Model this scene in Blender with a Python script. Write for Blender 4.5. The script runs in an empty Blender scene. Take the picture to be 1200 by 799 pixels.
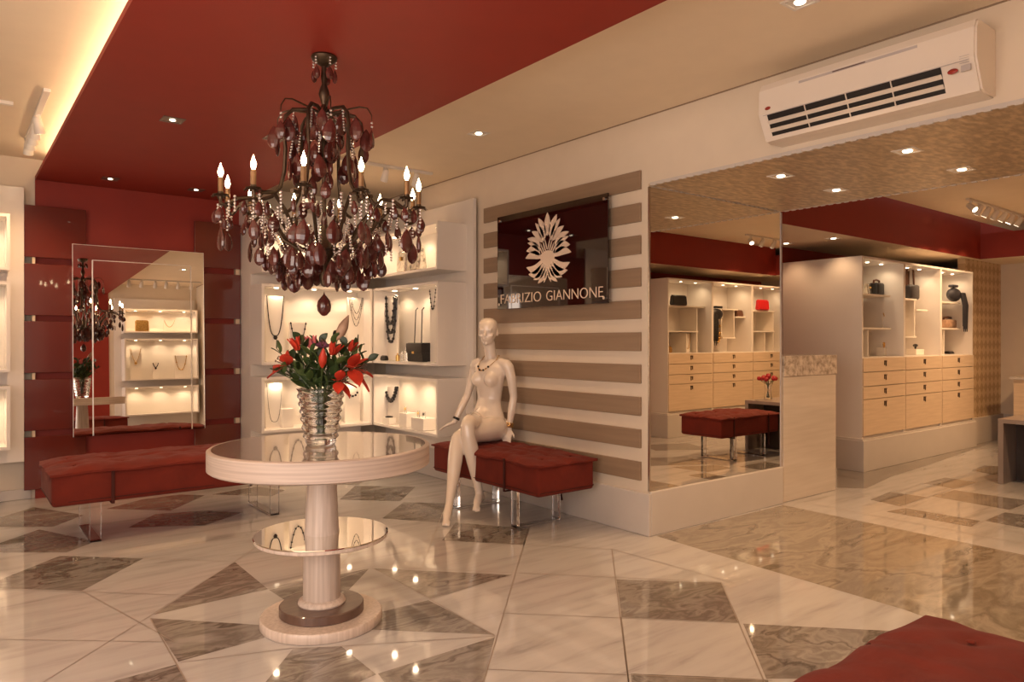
import bpy, bmesh, math, random
from mathutils import Vector, Matrix
random.seed(7)
PI = math.pi
H = 1.2                      # eye height; every coordinate below is metres
SC = bpy.context.scene
COL = SC.collection
# ------------------------------------------------------------------ camera, world, light
YAW = math.radians(38.04)
cam_d = bpy.data.cameras.new('camera'); cam_d.sensor_width = 36; cam_d.lens = 25.35
cam_d.clip_start = 0.02
cam = bpy.data.objects.new('camera', cam_d); COL.objects.link(cam)
cam.location = (0, 0, H); cam.rotation_euler = (PI/2, 0, -YAW)
SC.camera = cam
SC.view_settings.view_transform = 'Standard'
SC.view_settings.look = 'None'
SC.view_settings.gamma = 1
SC.view_settings.use_curve_mapping = False
SC.view_settings.exposure = 0.36
w = bpy.data.worlds.new('world'); SC.world = w; w.use_nodes = True
w.node_tree.nodes['Background'].inputs[0].default_value = (1.0, 0.86, 0.74, 1)
w.node_tree.nodes['Background'].inputs[1].default_value = 0.5
WARM = (1.0, 0.62, 0.33)
def light(kind, name, loc, power, color=WARM, rot=(0, 0, 0), size=0.05, size_y=None, spot=None, blend=0.6, parent=None):
    d = bpy.data.lights.new(name, kind); d.energy = power; d.color = color
    if kind == 'AREA':
        d.size = size
        if size_y: d.shape = 'RECTANGLE'; d.size_y = size_y
    else:
        d.shadow_soft_size = size
    if kind == 'SPOT': d.spot_size = spot; d.spot_blend = blend
    o = bpy.data.objects.new(name, d); o.location = loc; o.rotation_euler = rot
    COL.objects.link(o)
    if parent: o.parent = parent
    return o
# daylight coming through the open shopfront behind and left of the camera
light('AREA', 'shopfront_daylight', (-0.5, -1.28, 1.35), 38, (1.0, 0.83, 0.74), (PI/2, 0, 0), 2.0, 2.0)
light('AREA', 'left_fill', (-1.80, .9, 1.45), 80, (1.0, 0.80, 0.67), (PI/2, 0, -PI/2), 3.0, 1.9)  # fill from the left, added to brighten bulkhead, air conditioner and mannequin
light('AREA', 'cove_strip', (.66, 2.9, 2.47), 20, (1.0, .74, .42), (PI, 0, 0), .05, 6.8)
KW = 0.6                                   # master for the room's lamps
# ------------------------------------------------------------------ materials
def nt(name):
    m = bpy.data.materials.new(name); m.use_nodes = True
    return m, m.node_tree, m.node_tree.nodes['Principled BSDF']
def mat(name, col, rough=0.5, metal=0.0, coat=0.0, trans=0.0, ior=1.45, sheen=0.0, var=0.06, scale=6.0, bump=0.0, bscale=60, coat_rough=0.03, spec=0.5, alpha=1.0):
    m, t, b = nt(name)
    b.inputs['Roughness'].default_value = rough; b.inputs['Metallic'].default_value = metal
    b.inputs['Coat Weight'].default_value = coat; b.inputs['Coat Roughness'].default_value = coat_rough
    b.inputs['Transmission Weight'].default_value = trans; b.inputs['IOR'].default_value = ior
    b.inputs['Sheen Weight'].default_value = sheen; b.inputs['Sheen Roughness'].default_value = 0.4
    b.inputs['Specular IOR Level'].default_value = spec
    tc = t.nodes.new('ShaderNodeTexCoord'); n = t.nodes.new('ShaderNodeTexNoise')
    n.inputs['Scale'].default_value = scale; n.inputs['Detail'].default_value = 3
    t.links.new(tc.outputs['Object'], n.inputs['Vector'])
    r = t.nodes.new('ShaderNodeValToRGB')
    r.color_ramp.elements[0].color = tuple(c*(1-var) for c in col)+(1,)
    r.color_ramp.elements[1].color = tuple(min(1, c*(1+var)) for c in col)+(1,)
    r.color_ramp.elements[0].position = .3; r.color_ramp.elements[1].position = .7
    t.links.new(n.outputs['Fac'], r.inputs['Fac']); t.links.new(r.outputs['Color'], b.inputs['Base Color'])
    if bump:
        n2 = t.nodes.new('ShaderNodeTexNoise'); n2.inputs['Scale'].default_value = bscale
        n2.inputs['Detail'].default_value = 4
        t.links.new(tc.outputs['Object'], n2.inputs['Vector'])
        bp = t.nodes.new('ShaderNodeBump'); bp.inputs['Strength'].default_value = bump
        bp.inputs['Distance'].default_value = 0.01
        t.links.new(n2.outputs['Fac'], bp.inputs['Height']); t.links.new(bp.outputs['Normal'], b.inputs['Normal'])
    return m
def emis(name, col, s):
    m, t, b = nt(name)
    b.inputs['Base Color'].default_value = col+(1,)
    b.inputs['Emission Color'].default_value = col+(1,); b.inputs['Emission Strength'].default_value = s
    return m
def grain(name, c1, c2, rough, scale=(60, 60, 2), coat=0.0, metal=0.0, bump=0.0):
    m, t, b = nt(name)
    b.inputs['Roughness'].default_value = rough; b.inputs['Coat Weight'].default_value = coat
    b.inputs['Metallic'].default_value = metal
    tc = t.nodes.new('ShaderNodeTexCoord'); mp = t.nodes.new('ShaderNodeMapping')
    mp.inputs['Scale'].default_value = scale
    n = t.nodes.new('ShaderNodeTexNoise'); n.inputs['Scale'].default_value = 1; n.inputs['Detail'].default_value = 5
    r = t.nodes.new('ShaderNodeValToRGB')
    r.color_ramp.elements[0].color = c1+(1,); r.color_ramp.elements[1].color = c2+(1,)
    r.color_ramp.elements[0].position = .35; r.color_ramp.elements[1].position = .65
    t.links.new(tc.outputs['Object'], mp.inputs['Vector']); t.links.new(mp.outputs['Vector'], n.inputs['Vector'])
    t.links.new(n.outputs['Fac'], r.inputs['Fac']); t.links.new(r.outputs['Color'], b.inputs['Base Color'])
    if bump:
        bp = t.nodes.new('ShaderNodeBump'); bp.inputs['Strength'].default_value = bump
        bp.inputs['Distance'].default_value = 0.01
        t.links.new(n.outputs['Fac'], bp.inputs['Height']); t.links.new(bp.outputs['Normal'], b.inputs['Normal'])
    return m
def marble(name, cols, poss, scale, dist, rough, stretch=(1, 1, 1), rot=0.0, coat=0.0, warp=1.2):
    m, t, b = nt(name)
    b.inputs['Roughness'].default_value = rough; b.inputs['Coat Weight'].default_value = coat
    b.inputs['Coat Roughness'].default_value = 0.02
    L = t.links.new
    tc = t.nodes.new('ShaderNodeTexCoord'); mp = t.nodes.new('ShaderNodeMapping')
    mp.inputs['Rotation'].default_value = (0, 0, rot); mp.inputs['Scale'].default_value = stretch
    L(tc.outputs['Object'], mp.inputs['Vector'])
    w1 = t.nodes.new('ShaderNodeTexNoise'); w1.inputs['Scale'].default_value = warp; w1.inputs['Detail'].default_value = 3
    L(mp.outputs['Vector'], w1.inputs['Vector'])
    sub = t.nodes.new('ShaderNodeVectorMath'); sub.operation = 'SCALE'; sub.inputs['Scale'].default_value = dist
    L(w1.outputs['Color'], sub.inputs[0])
    ad = t.nodes.new('ShaderNodeVectorMath'); ad.operation = 'ADD'
    L(mp.outputs['Vector'], ad.inputs[0]); L(sub.outputs[0], ad.inputs[1])
    n = t.nodes.new('ShaderNodeTexNoise'); n.inputs['Scale'].default_value = scale; n.inputs['Detail'].default_value = 7
    n.inputs['Roughness'].default_value = .58
    L(ad.outputs[0], n.inputs['Vector'])
    r = t.nodes.new('ShaderNodeValToRGB'); e = r.color_ramp.elements
    while len(e) < len(cols): e.new(.5)
    for i, (c, p) in enumerate(zip(cols, poss)): e[i].position = p; e[i].color = c+(1,)
    L(n.outputs['Fac'], r.inputs['Fac']); L(r.outputs['Color'], b.inputs['Base Color'])
    return m
M = {}
M['cream'] = mat('cream wall paint', (.72, .62, .50), .55, var=.02)
M['ceil'] = mat('cream ceiling paint', (.80, .68, .52), .7, var=.02)
M['red_paint'] = mat('deep red paint', (.26, .022, .011), .6, var=.04)
M['red_lacquer'] = mat('red lacquer', (.118, .014, .006), .22, coat=.5, var=.03)
M['board'] = grain('beige veneer board', (.27, .185, .12), (.31, .215, .14), .5, (2, 2, 40))
M['white'] = mat('white lacquer', (.78, .72, .66), .28, coat=.25, var=.01)
M['white_in'] = mat('white matt laminate', (.82, .76, .68), .45, var=.01)
M['base'] = mat('white skirting paint', (.58, .53, .49), .4, var=.02)
M['champ'] = grain('champagne laminate', (.64, .49, .34), (.72, .56, .40), .38, (3, 3, 50))
M['ivory_gloss'] = grain('ivory gloss laminate', (.62, .54, .46), (.68, .60, .52), .08, (2, 2, 30), coat=.6)
M['velvet'] = mat('brick red suede', (.135, .012, .004), .9, sheen=.03, var=.12, scale=9, bump=.25, bscale=26)
M['velvet_seam'] = mat('dark red piping', (.05, .006, .003), .85, var=.1)
M['acrylic'] = mat('clear acrylic', (.93, .92, .93), .03, trans=1.0, ior=1.49, var=.005)
M['glass'] = mat('clear glass', (.96, .96, .95), .0, trans=1.0, ior=1.5, var=.003)
M['mirror'] = mat('mirror silvering', (.90, .88, .84), .0, metal=1.0, var=.003)
M['mirror_edge'] = mat('polished mirror bevel', (.98, .96, .90), .35, metal=1.0, var=.003)
M['ash'] = grain('limed ash wood', (.50, .40, .335), (.64, .53, .46), .38, (70, 70, 1.5), coat=.15)
M['ash_top'] = grain('limed ash under glass', (.28, .21, .17), (.38, .30, .25), .12, (4, 60, 4), coat=1.0)
M['walnut'] = grain('dark stained wood', (.085, .045, .033), (.125, .07, .05), .35, (4, 60, 4), coat=.3)
M['bronze'] = mat('aged bronze', (.085, .055, .035), .42, metal=.85, var=.25, scale=30)
M['candle'] = mat('candle sleeve', (.26, .14, .06), .5, metal=.4, var=.2, scale=20)
M['plum'] = mat('plum agate glass', (.075, .018, .014), .13, coat=.6, var=.45, scale=14)
M['crystal'] = mat('cut crystal', (.92, .86, .80), .05, metal=.6, trans=.5, ior=1.6, var=.01)
M['flame'] = emis('glowing flame bulb', (1.0, .74, .42), 30)
M['led'] = emis('small warm lamp face', (1.0, .84, .60), 6)
M['led_soft'] = emis('recessed lamp face', (1.0, .84, .62), 3.0)
M['track_white'] = mat('white lamp enamel', (.75, .70, .64), .35, var=.01)
M['pearl'] = mat('pearl gloss mannequin', (.80, .70, .60), .17, coat=1.0, var=.02, coat_rough=.02)
M['sign'] = mat('black cherry gloss acrylic', (.012, .002, .002), .03, coat=1.0, var=.1)
M['sign_white'] = mat('cream sign lettering', (.80, .66, .55), .5, var=.01)
M['chrome'] = mat('brushed chrome', (.75, .72, .68), .2, metal=1.0, var=.02)
M['ac'] = mat('white appliance plastic', (.76, .68, .60), .35, coat=.1, var=.01)
M['ac_dark'] = mat('black vent interior', (.012, .009, .008), .6)
M['ac_line'] = mat('grey appliance strip', (.48, .43, .42), .4)
M['badge'] = mat('red badge', (.30, .03, .02), .3)
M['green'] = mat('dark green leaf', (.024, .045, .012), .42, var=.4, scale=20)
M['green2'] = mat('mid green leaf', (.055, .085, .022), .45, var=.35, scale=20)
M['stemg'] = mat('green stem', (.07, .10, .03), .5, var=.3)
M['petal'] = mat('orange red petal', (.50, .040, .018), .5, var=.25, scale=15)
M['petal2'] = mat('pink petal', (.55, .13, .13), .5, var=.2, scale=15)
M['petal3'] = mat('mauve petal', (.34, .11, .20), .5, var=.2, scale=15)
M['bud'] = mat('pale lily bud', (.42, .26, .17), .5, var=.3, scale=18)
M['rose'] = mat('crimson rose', (.40, .012, .02), .5, var=.3, scale=30)
M['black'] = mat('black leather', (.016, .013, .013), .38, var=.2, bump=.2, bscale=90)
M['jet'] = mat('black bead', (.02, .014, .012), .25)
M['gold'] = mat('gold metal', (.72, .47, .17), .25, metal=1.0, var=.15, scale=40)
M['silver'] = mat('silver metal', (.62, .58, .52), .25, metal=1.0, var=.3, scale=40)
M['redbag'] = mat('red leather', (.55, .012, .015), .3, coat=.2)
M['brownbag'] = mat('brown leather', (.10, .04, .02), .4)
M['greybag'] = mat('slate leather', (.035, .035, .045), .5, var=.2)
M['snake'] = marble('snakeskin leather', [(.10, .08, .06), (.55, .48, .38), (.75, .68, .58)], [.35, .5, .7], 22, .3, .35)
M['grey_wood'] = grain('grey veneer', (.26, .20, .165), (.32, .25, .205), .35, (40, 2, 2))
M['dark_int'] = mat('dark brown laminate', (.05, .028, .02), .2, coat=.4)
M['soffit'] = None
M['marble_w'] = marble('white veined marble', [(.33, .30, .295), (.44, .415, .40), (.50, .475, .46), (.53, .505, .49)], [.27, .38, .5, .68], 1.6, .35, .05, (1.0, 7.0, 1), math.radians(52), coat=.35)
M['marble_d'] = marble('grey swirled marble', [(.16, .135, .115), (.27, .24, .215), (.18, .155, .135), (.30, .27, .245), (.17, .145, .125), (.28, .25, .225), (.12, .10, .085), (.29, .26, .235), (.19, .165, .145), (.34, .31, .285)], [.30, .36, .40, .44, .475, .51, .535, .57, .61, .68], .9, 1.6, .05, (1.0, 2.2, 1), math.radians(20), coat=.35, warp=1.3)
M['marble_k'] = marble('brown swirled marble', [(.19, .155, .12), (.31, .265, .21), (.24, .20, .155), (.34, .29, .23), (.17, .14, .105), (.32, .27, .215), (.24, .20, .155), (.35, .30, .24), (.20, .165, .125), (.37, .32, .255)], [.30, .36, .40, .44, .475, .50, .535, .57, .61, .68], .55, 1.6, .05, (1.0, 2.8, 1), math.radians(-38), coat=.35, warp=.8)
M['grout'] = mat('grey brown grout', (.25, .20, .165), .4)
def soffit_mat():
    m, t, b = nt('gold flecked wallcovering'); L = t.links.new
    tc = t.nodes.new('ShaderNodeTexCoord'); mp = t.nodes.new('ShaderNodeMapping'); mp.inputs['Scale'].default_value = (14, 34, 14)
    n = t.nodes.new('ShaderNodeTexNoise'); n.inputs['Scale'].default_value = 1; n.inputs['Detail'].default_value = 3
    r = t.nodes.new('ShaderNodeValToRGB')
    r.color_ramp.elements[0].color = (.36, .27, .17, 1); r.color_ramp.elements[0].position = .4
    r.color_ramp.elements[1].color = (.64, .50, .33, 1); r.color_ramp.elements[1].position = .68
    L(tc.outputs['Object'], mp.inputs['Vector']); L(mp.outputs['Vector'], n.inputs['Vector'])
    L(n.outputs['Fac'], r.inputs['Fac']); L(r.outputs['Color'], b.inputs['Base Color'])
    bp = t.nodes.new('ShaderNodeBump'); bp.inputs['Strength'].default_value = .5; bp.inputs['Distance'].default_value = .01
    L(n.outputs['Fac'], bp.inputs['Height']); L(bp.outputs['Normal'], b.inputs['Normal'])
    b.inputs['Roughness'].default_value = .32; b.inputs['Metallic'].default_value = .25
    return m
M['soffit'] = soffit_mat()
def checker_mat():
    m, t, b = nt('harlequin wallpaper'); L = t.links.new
    tc = t.nodes.new('ShaderNodeTexCoord'); mp = t.nodes.new('ShaderNodeMapping')
    mp.inputs['Rotation'].default_value = (0, PI/4, 0); mp.inputs['Scale'].default_value = (1, 0, 1)
    c = t.nodes.new('ShaderNodeTexChecker'); c.inputs['Scale'].default_value = 11
    c.inputs['Color1'].default_value = (.46, .31, .17, 1); c.inputs['Color2'].default_value = (.62, .46, .28, 1)
    L(tc.outputs['Object'], mp.inputs['Vector']); L(mp.outputs['Vector'], c.inputs['Vector']); L(c.outputs['Color'], b.inputs['Base Color'])
    b.inputs['Roughness'].default_value = .5
    return m
M['paper'] = checker_mat()
# ------------------------------------------------------------------ helpers
def obj(name, bm, m, parent=None, smooth=False, loc=None, rotz=None):
    me = bpy.data.meshes.new(name)
    bmesh.ops.recalc_face_normals(bm, faces=bm.faces)
    bm.to_mesh(me); bm.free()
    if isinstance(m, (list, tuple)):
        for k in m: me.materials.append(M[k])
    else: me.materials.append(M[m])
    if smooth:
        for p in me.polygons: p.use_smooth = True
        try: me.set_sharp_from_angle(angle=math.radians(40))
        except Exception: pass
    o = bpy.data.objects.new(name, me); COL.objects.link(o)
    if parent: o.parent = parent
    if loc is not None: o.location = loc
    if rotz is not None: o.rotation_euler = (0, 0, rotz)
    return o
def tag(o, label=None, cat=None, group=None, kind=None):
    if label: o['label'] = label
    if cat: o['category'] = cat
    if group: o['group'] = group
    if kind: o['kind'] = kind
    return o
def thing(name, label, cat, loc=(0, 0, 0), rotz=0, group=None):
    o = bpy.data.objects.new(name, None); COL.objects.link(o); o.empty_display_size = .05
    o.location = loc; o.rotation_euler = (0, 0, rotz)
    return tag(o, label, cat, group)
def struct(name, bm, m, smooth=False):
    o = obj(name, bm, m, smooth=smooth); o['kind'] = 'structure'; return o
def BM(): return bmesh.new()
def box(bm, x0, x1, y0, y1, z0, z1, bev=0.0, mi=0, seg=2):
    r = bmesh.ops.create_cube(bm, size=1)
    for v in r['verts']:
        v.co = Vector(((x0+x1)/2+v.co.x*(x1-x0), (y0+y1)/2+v.co.y*(y1-y0), (z0+z1)/2+v.co.z*(z1-z0)))
    fs = set(f for v in r['verts'] for f in v.link_faces)
    for f in fs: f.material_index = mi
    if bev:
        es = set(e for v in r['verts'] for e in v.link_edges)
        bmesh.ops.bevel(bm, geom=list(es), offset=bev, segments=seg, affect='EDGES', profile=.5)
    return bm
def sbox(name, m, *a, **k): return struct(name, box(BM(), *a, **k), m)
def frame_of(d):
    d = d.normalized(); up = Vector((0, 0, 1)) if abs(d.z) < .9 else Vector((1, 0, 0))
    a = d.cross(up).normalized(); return a, a.cross(d).normalized()
def tube(bm, pts, r, n=8, closed=False, mi=0, cap=True, ref=None, squash=1.0):
    pts = [Vector(p) for p in pts]; R = r if isinstance(r, (list, tuple)) else [r]*len(pts)
    rings = []; pa = None; N = len(pts)
    for i, p in enumerate(pts):
        if closed: d = pts[(i+1) % N]-pts[i-1]
        else: d = pts[min(i+1, N-1)]-pts[max(i-1, 0)]
        if d.length < 1e-9: d = Vector((0, 0, 1))
        if pa is None:
            a, b = frame_of(d)
            if ref is not None: a = (Vector(ref)-d.normalized()*d.normalized().dot(Vector(ref))).normalized(); b = a.cross(d.normalized())
        else:
            a = pa-d.normalized()*d.normalized().dot(pa)
            a = a.normalized() if a.length > 1e-6 else frame_of(d)[0]
            b = a.cross(d.normalized())
        pa = a; rr = R[i]; ra, rb = (rr if isinstance(rr, (list, tuple)) else (rr, rr*squash))
        rings.append([bm.verts.new(p+a*(math.cos(2*PI*k/n)*ra)+b*(math.sin(2*PI*k/n)*rb)) for k in range(n)])
    for i in range(N if closed else N-1):
        A, B = rings[i], rings[(i+1) % N]
        for k in range(n):
            f = bm.faces.new((A[k], A[(k+1) % n], B[(k+1) % n], B[k])); f.material_index = mi
    if cap and not closed:
        for rg in (rings[0], rings[-1]):
            f = bm.faces.new(rg); f.material_index = mi
    return bm
def lathe(bm, prof, n=24, c=(0, 0, 0), mi=0):
    c = Vector(c); rings = []
    for r, z in prof:
        if r < 1e-5: rings.append([bm.verts.new(c+Vector((0, 0, z)))])
        else: rings.append([bm.verts.new(c+Vector((r*math.cos(2*PI*k/n), r*math.sin(2*PI*k/n), z))) for k in range(n)])
    for A, B in zip(rings, rings[1:]):
        for k in range(n):
            k2 = (k+1) % n
            if len(A) == 1 and len(B) == 1: continue
            if len(A) == 1: f = bm.faces.new((A[0], B[k2], B[k]))
            elif len(B) == 1: f = bm.faces.new((A[k], A[k2], B[0]))
            else: f = bm.faces.new((A[k], A[k2], B[k2], B[k]))
            f.material_index = mi
    return bm
def ball(bm, c, r, seg=10, rings=7, mi=0, rot=None):
    if not isinstance(r, (list, tuple)): r = (r, r, r)
    res = bmesh.ops.create_uvsphere(bm, u_segments=seg, v_segments=rings, radius=1)
    for v in res['verts']:
        q = Vector((v.co.x*r[0], v.co.y*r[1], v.co.z*r[2]))
        if rot is not None: q = rot @ q
        v.co = q+Vector(c)
    for f in set(f for v in res['verts'] for f in v.link_faces): f.material_index = mi
    return bm
def prism(bm, poly, ax, lo, hi, mi=0):
    """extrude a 2-D outline; ax = axis of extrusion (0 x, 1 y, 2 z)"""
    def P(p, t):
        q = [0, 0, 0]; q[ax] = t; o = [i for i in range(3) if i != ax]; q[o[0]] = p[0]; q[o[1]] = p[1]; return q
    A = [bm.verts.new(P(p, lo)) for p in poly]; B = [bm.verts.new(P(p, hi)) for p in poly]
    n = len(poly); fs = [bm.faces.new(A), bm.faces.new(B)]
    for i in range(n): fs.append(bm.faces.new((A[i], A[(i+1) % n], B[(i+1) % n], B[i])))
    for f in fs: f.material_index = mi
    return bm
def copy_thing(root, loc, rotz=None, label=None):
    r = root.copy(); COL.objects.link(r); r.location = loc
    if rotz is not None: r.rotation_euler = (0, 0, rotz)
    if label: r['label'] = label
    for ch in list(root.children):
        c = ch.copy(); COL.objects.link(c); c.parent = r; c.matrix_parent_inverse = ch.matrix_parent_inverse.copy()
        for g in list(ch.children):
            d = g.copy(); COL.objects.link(d); d.parent = c
    return r
CY, SY = math.cos(YAW), math.sin(YAW)
def at(px, py, z=0.0):
    """a point the camera sees at (px, py) that lies at height z"""
    u = (px-600)/845.0; d = (H-z)*845.0/(py-399.2)
    return Vector((d*(SY+u*CY), d*(CY-u*SY), z))
# ------------------------------------------------------------------ key planes (metres)
XR = 3.40      # striped wall
YB = 6.60      # back wall
YJ = 2.98      # mirrored jamb
XJ = 4.86      # far edge of the passage
ZC = 2.59      # cream ceiling
ZR = 2.43      # dropped red ceiling
XA, XB = .525, 2.045   # red strip
ZS = 2.156     # passage soffit
YN = -.24      # wall beside the camera
XE = 10.32     # end wall of the second room
Z2 = 2.545     # second room ceiling
ZL = 2.15      # lowered ceiling in the second room
Y2 = 3.24      # cabinet front plane, far side
Y3 = .10       # cabinet front plane, near side
# ------------------------------------------------------------------ floor
def floor():
    bm = BM()
    def pl(pts, z, mi):
        vs = [bm.verts.new((p[0], p[1], z)) for p in pts]
        f = bm.faces.new(vs); f.material_index = mi
    pl([(-1.7, -1.4), (10.5, -1.4), (10.5, 6.8), (-1.7, 6.8)], 0, 0)
    dark = [
     [(0,606),(40,594),(98,603),(62,617),(0,617)], [(0,636),(46,620),(112,634),(78,647),(0,647)],
     [(-20,690),(0,679),(70,651),(168,654),(96,692),(0,689)], [(124,596),(166,585),(212,579),(240,580),(200,598)],
     [(150,618),(182,602),(240,598),(285,600),(240,615)], [(248,579),(300,570),(334,574),(318,581)],
     [(275,658),(314,690),(180,720)], [(315.4,691),(433,665.5),(402,698),(337,705)],
     [(436,665.5),(600,673.4),(504,701)], [(502,703),(580,743.5),(400,736),(425,722)],
     [(580,746),(563,812),(460,812),(443,789)], [(344,759),(400,757),(441,790),(385,815),(298,815)],
     [(176,724),(306,732),(310,747),(209,775)], [(208,778),(228,815),(110,815),(136,797)],
     [(384,553),(434,558),(420,568),(378,567)], [(416,569),(487,570),(469,587),(398,585)],
     [(473,588),(536,590),(518,612),(448,607)], [(534,612),(620,619),(615,638),(518,633)],
     [(722.5,678.6),(845.5,682.5),(866.5,729),(728.5,723)], [(871,730.5),(1046,739),(1000,795),(898,795)],
     [(739,789),(820,792),(900,796),(905,820),(743,820)],
     [(981,548),(1043,543),(1138,521),(1168,514),(1150,523),(1090,544),(1045,558),(1015,572),(981,571)],
     [(1020,585),(1043,576),(1085,582),(1055,593)], [(1083,566),(1108,559),(1144,565),(1118,572)],
     [(1092,581),(1118,574),(1210,587),(1183,597)], [(1039,599),(1060,595),(1149,610),(1138,617)],
     [(1155,610),(1178,600),(1215,605),(1230,624)], [(1138,551),(1153,545),(1180,547),(1166,556)]]
    for k, P in enumerate(dark):
        pl([at(*p) for p in P], .0006, 1)
    pl([at(*p) for p in [(769,627.6),(918,591.5),(1200,650),(1290,668),(1290,800),(1060,714),(880,661.5)]], .0006, 2)
    # more patches of the same paving where only the mirrors look
    for k, (x, y) in enumerate([(7.9, 1.1), (5.5, .9), (6.3, .3), (2.6, .55), (-.6, 2.0), (-.9, 4.2)]):
        pl([(x, y), (x+.55, y+.25), (x+.35, y+.7), (x-.2, y+.4)], .0003+.00002*k, 1)
    lines = [[(620,617),(563,812)], [(717,643),(739,820)], [(434,663),(845,682)], [(586,718),(866,729.5)], [(571,784),(905,797)],
      [(518,633),(718,643.5)], [(717,643),(860,683)], [(845,682),(905,820)], [(172,724),(30,812)], [(172,724),(275,658),(330,620)],
      [(176,724),(228,815)], [(0,690),(240,698)], [(0,749),(205,752)], [(96,692),(205,752)], [(168,654),(275,658)], [(314,690),(436,665)],
      [(436,665),(504,702),(580,745)], [(436,665),(330,700)], [(400,757),(580,745)], [(504,702),(600,673)], [(344,759),(212,776)],
      [(448,607),(398,663)], [(523,590),(495,663)], [(620,619),(613,640)], [(0,617),(70,618)], [(200,598),(285,600)],
      [(918,592),(1200,651),(1290,669)], [(940,588),(1215,640)], [(487,570),(545,573)], [(728,723),(737,800)],
      [(981,572),(1210,628)], [(1020,585),(1083,566),(1165,548)], [(1055,593),(1118,572),(1200,555)], [(1138,617),(1183,597),(1215,588)]]
    for ln in lines:
        for a, b in zip(ln, ln[1:]):
            A, B = at(*a), at(*b); d = (B-A).normalized(); n = Vector((-d.y, d.x, 0))*.0022
            pl([A-n, A+n, B+n, B-n], .0009, 3)
    o = struct('floor', bm, ['marble_w', 'marble_d', 'marble_k', 'grout'])
    for p in o.data.polygons:
        pass
floor()
# ------------------------------------------------------------------ room shell
sbox('wall_back', 'cream', -1.75, 3.55, YB, YB+.12, 0, 2.75)
sbox('wall_back_red', 'red_paint', .525, 2.045, YB-.035, YB, 0, ZR)
sbox('wall_left', 'cream', -1.87, -1.75, 2.45, YB+.12, 0, 2.75)
sbox('wall_left_low', 'cream', -1.87, -1.75, -1.4, 2.45, 0, .48)
sbox('wall_left_high', 'cream', -1.87, -1.75, -1.4, 2.45, 2.42, 2.75)
bm = BM()
for y in (-1.36, -.1, 1.16, 2.40): box(bm, -1.86, -1.80, y-.03, y+.03, .48, 2.42)
box(bm, -1.86, -1.80, -1.4, 2.45, .48, .54); box(bm, -1.86, -1.80, -1.4, 2.45, 2.36, 2.42)
struct('added_window_1', bm, 'base')  # frame of an unseen window, added around the left fill light
sbox('wall_right', 'cream', XR, XR+.15, YJ, YB, 0, 2.75)
sbox('wall_right_near', 'cream', XR, XJ, YN-.12, .5, 0, 2.75)
sbox('wall_bulkhead', 'cream', XR, XJ, .5, YJ, ZS+.012, 2.75)
sbox('wall_jamb', 'cream', XR+.15, XJ, YJ, YJ+.15, 0, ZS+.012)
sbox('wall_near', 'cream', 1.72, XR, YN-.12, YN, 0, 2.75)
sbox('wall_near_red', 'red_paint', 1.2, 2.045, YN-.06, YN+.012, 0, ZR)
sbox('wall_entry', 'cream', .62, 1.72, YN-.12, YN-.05, 0, 2.75)
sbox('ceiling', 'ceil', -1.87, XR+.1, -1.4, YB+.12, ZC, ZC+.1)
sbox('ceiling_red', 'red_paint', XA, XB, -1.3, YB, ZR, ZR+.03)
sbox('cove_light_block', 'cream', XA+.35, XB-.01, -1.3, YB, ZR+.031, ZC)  # unseen block added to keep cove light off the right-hand ceiling
sbox('ceiling_passage', 'soffit', XR, XJ, .5, YJ, ZS, ZS+.012)
# second room
sbox('ceiling_second', 'ceil', XJ, 10.3, -.75, 3.16, Z2, Z2+.1)
sbox('wall_second_back', 'red_paint', XJ-.1, XE+.1, 4.05, 4.15, 0, 2.75)
sbox('wall_second_near', 'red_paint', XJ-.1, XE+.1, -.85, -.73, 0, 2.75)
sbox('wall_second_end', 'cream', XE, XE+.12, -.85, 4.15, 0, 2.2)
sbox('wall_second_end_red', 'red_paint', XE+.002, XE+.12, -.85, 4.15, 2.2, 2.75)
sbox('ceiling_lowered_far', 'ceil', XJ, XE, Y2+.012, 4.05, ZL, ZL+.05)
sbox('trim_1', 'red_paint', XJ, 9.44, Y2, Y2+.012, ZL, Z2+.05)
sbox('ceiling_lowered_near', 'ceil', XJ, XE, -.73, Y3-.042, ZL, ZL+.05)
sbox('trim_2', 'red_paint', XJ, 9.44, Y3-.042, Y3-.03, ZL, Z2)
sbox('ceiling_lowered_end', 'ceil', 9.452, XE, Y3-.042, Y2+.012, ZL, ZL+.05)
sbox('trim_3', 'red_paint', 9.44, 9.452, Y3-.042, Y2+.012, ZL, 2.44)
sbox('wall_papered', 'paper', 9.22, XE, 3.32, 3.4, .30, ZL)
sbox('baseboard_papered', 'base', 9.22, XE, 3.28, 3.4, 0, .30)
sbox('baseboard_second_end', 'base', XE-.03, XE, -.7, 3.28, 0, .30)
# skirtings of the main room
def skirt(name, *a):
    bm = BM(); x0, x1, y0, y1, z = a
    box(bm, x0, x1, y0, y1, 0, z, .006); struct(name, bm, 'base')
skirt('baseboard_right', XR-.022, XR, YJ-.022, YB, .262)
skirt('baseboard_jamb', XR+.0, XJ, YJ-.022, YJ, .272)
skirt('baseboard_back', -1.75, .5, YB-.02, YB, .08)
M['gap'] = mat('brown shadow gap', (.30, .21, .14), .7)
sbox('gap_shade_strip', 'gap', XR-.006, XR, YN, YB, ZC-.006, ZC)  # brown strip colours in the shadow line of the ceiling joint
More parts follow.
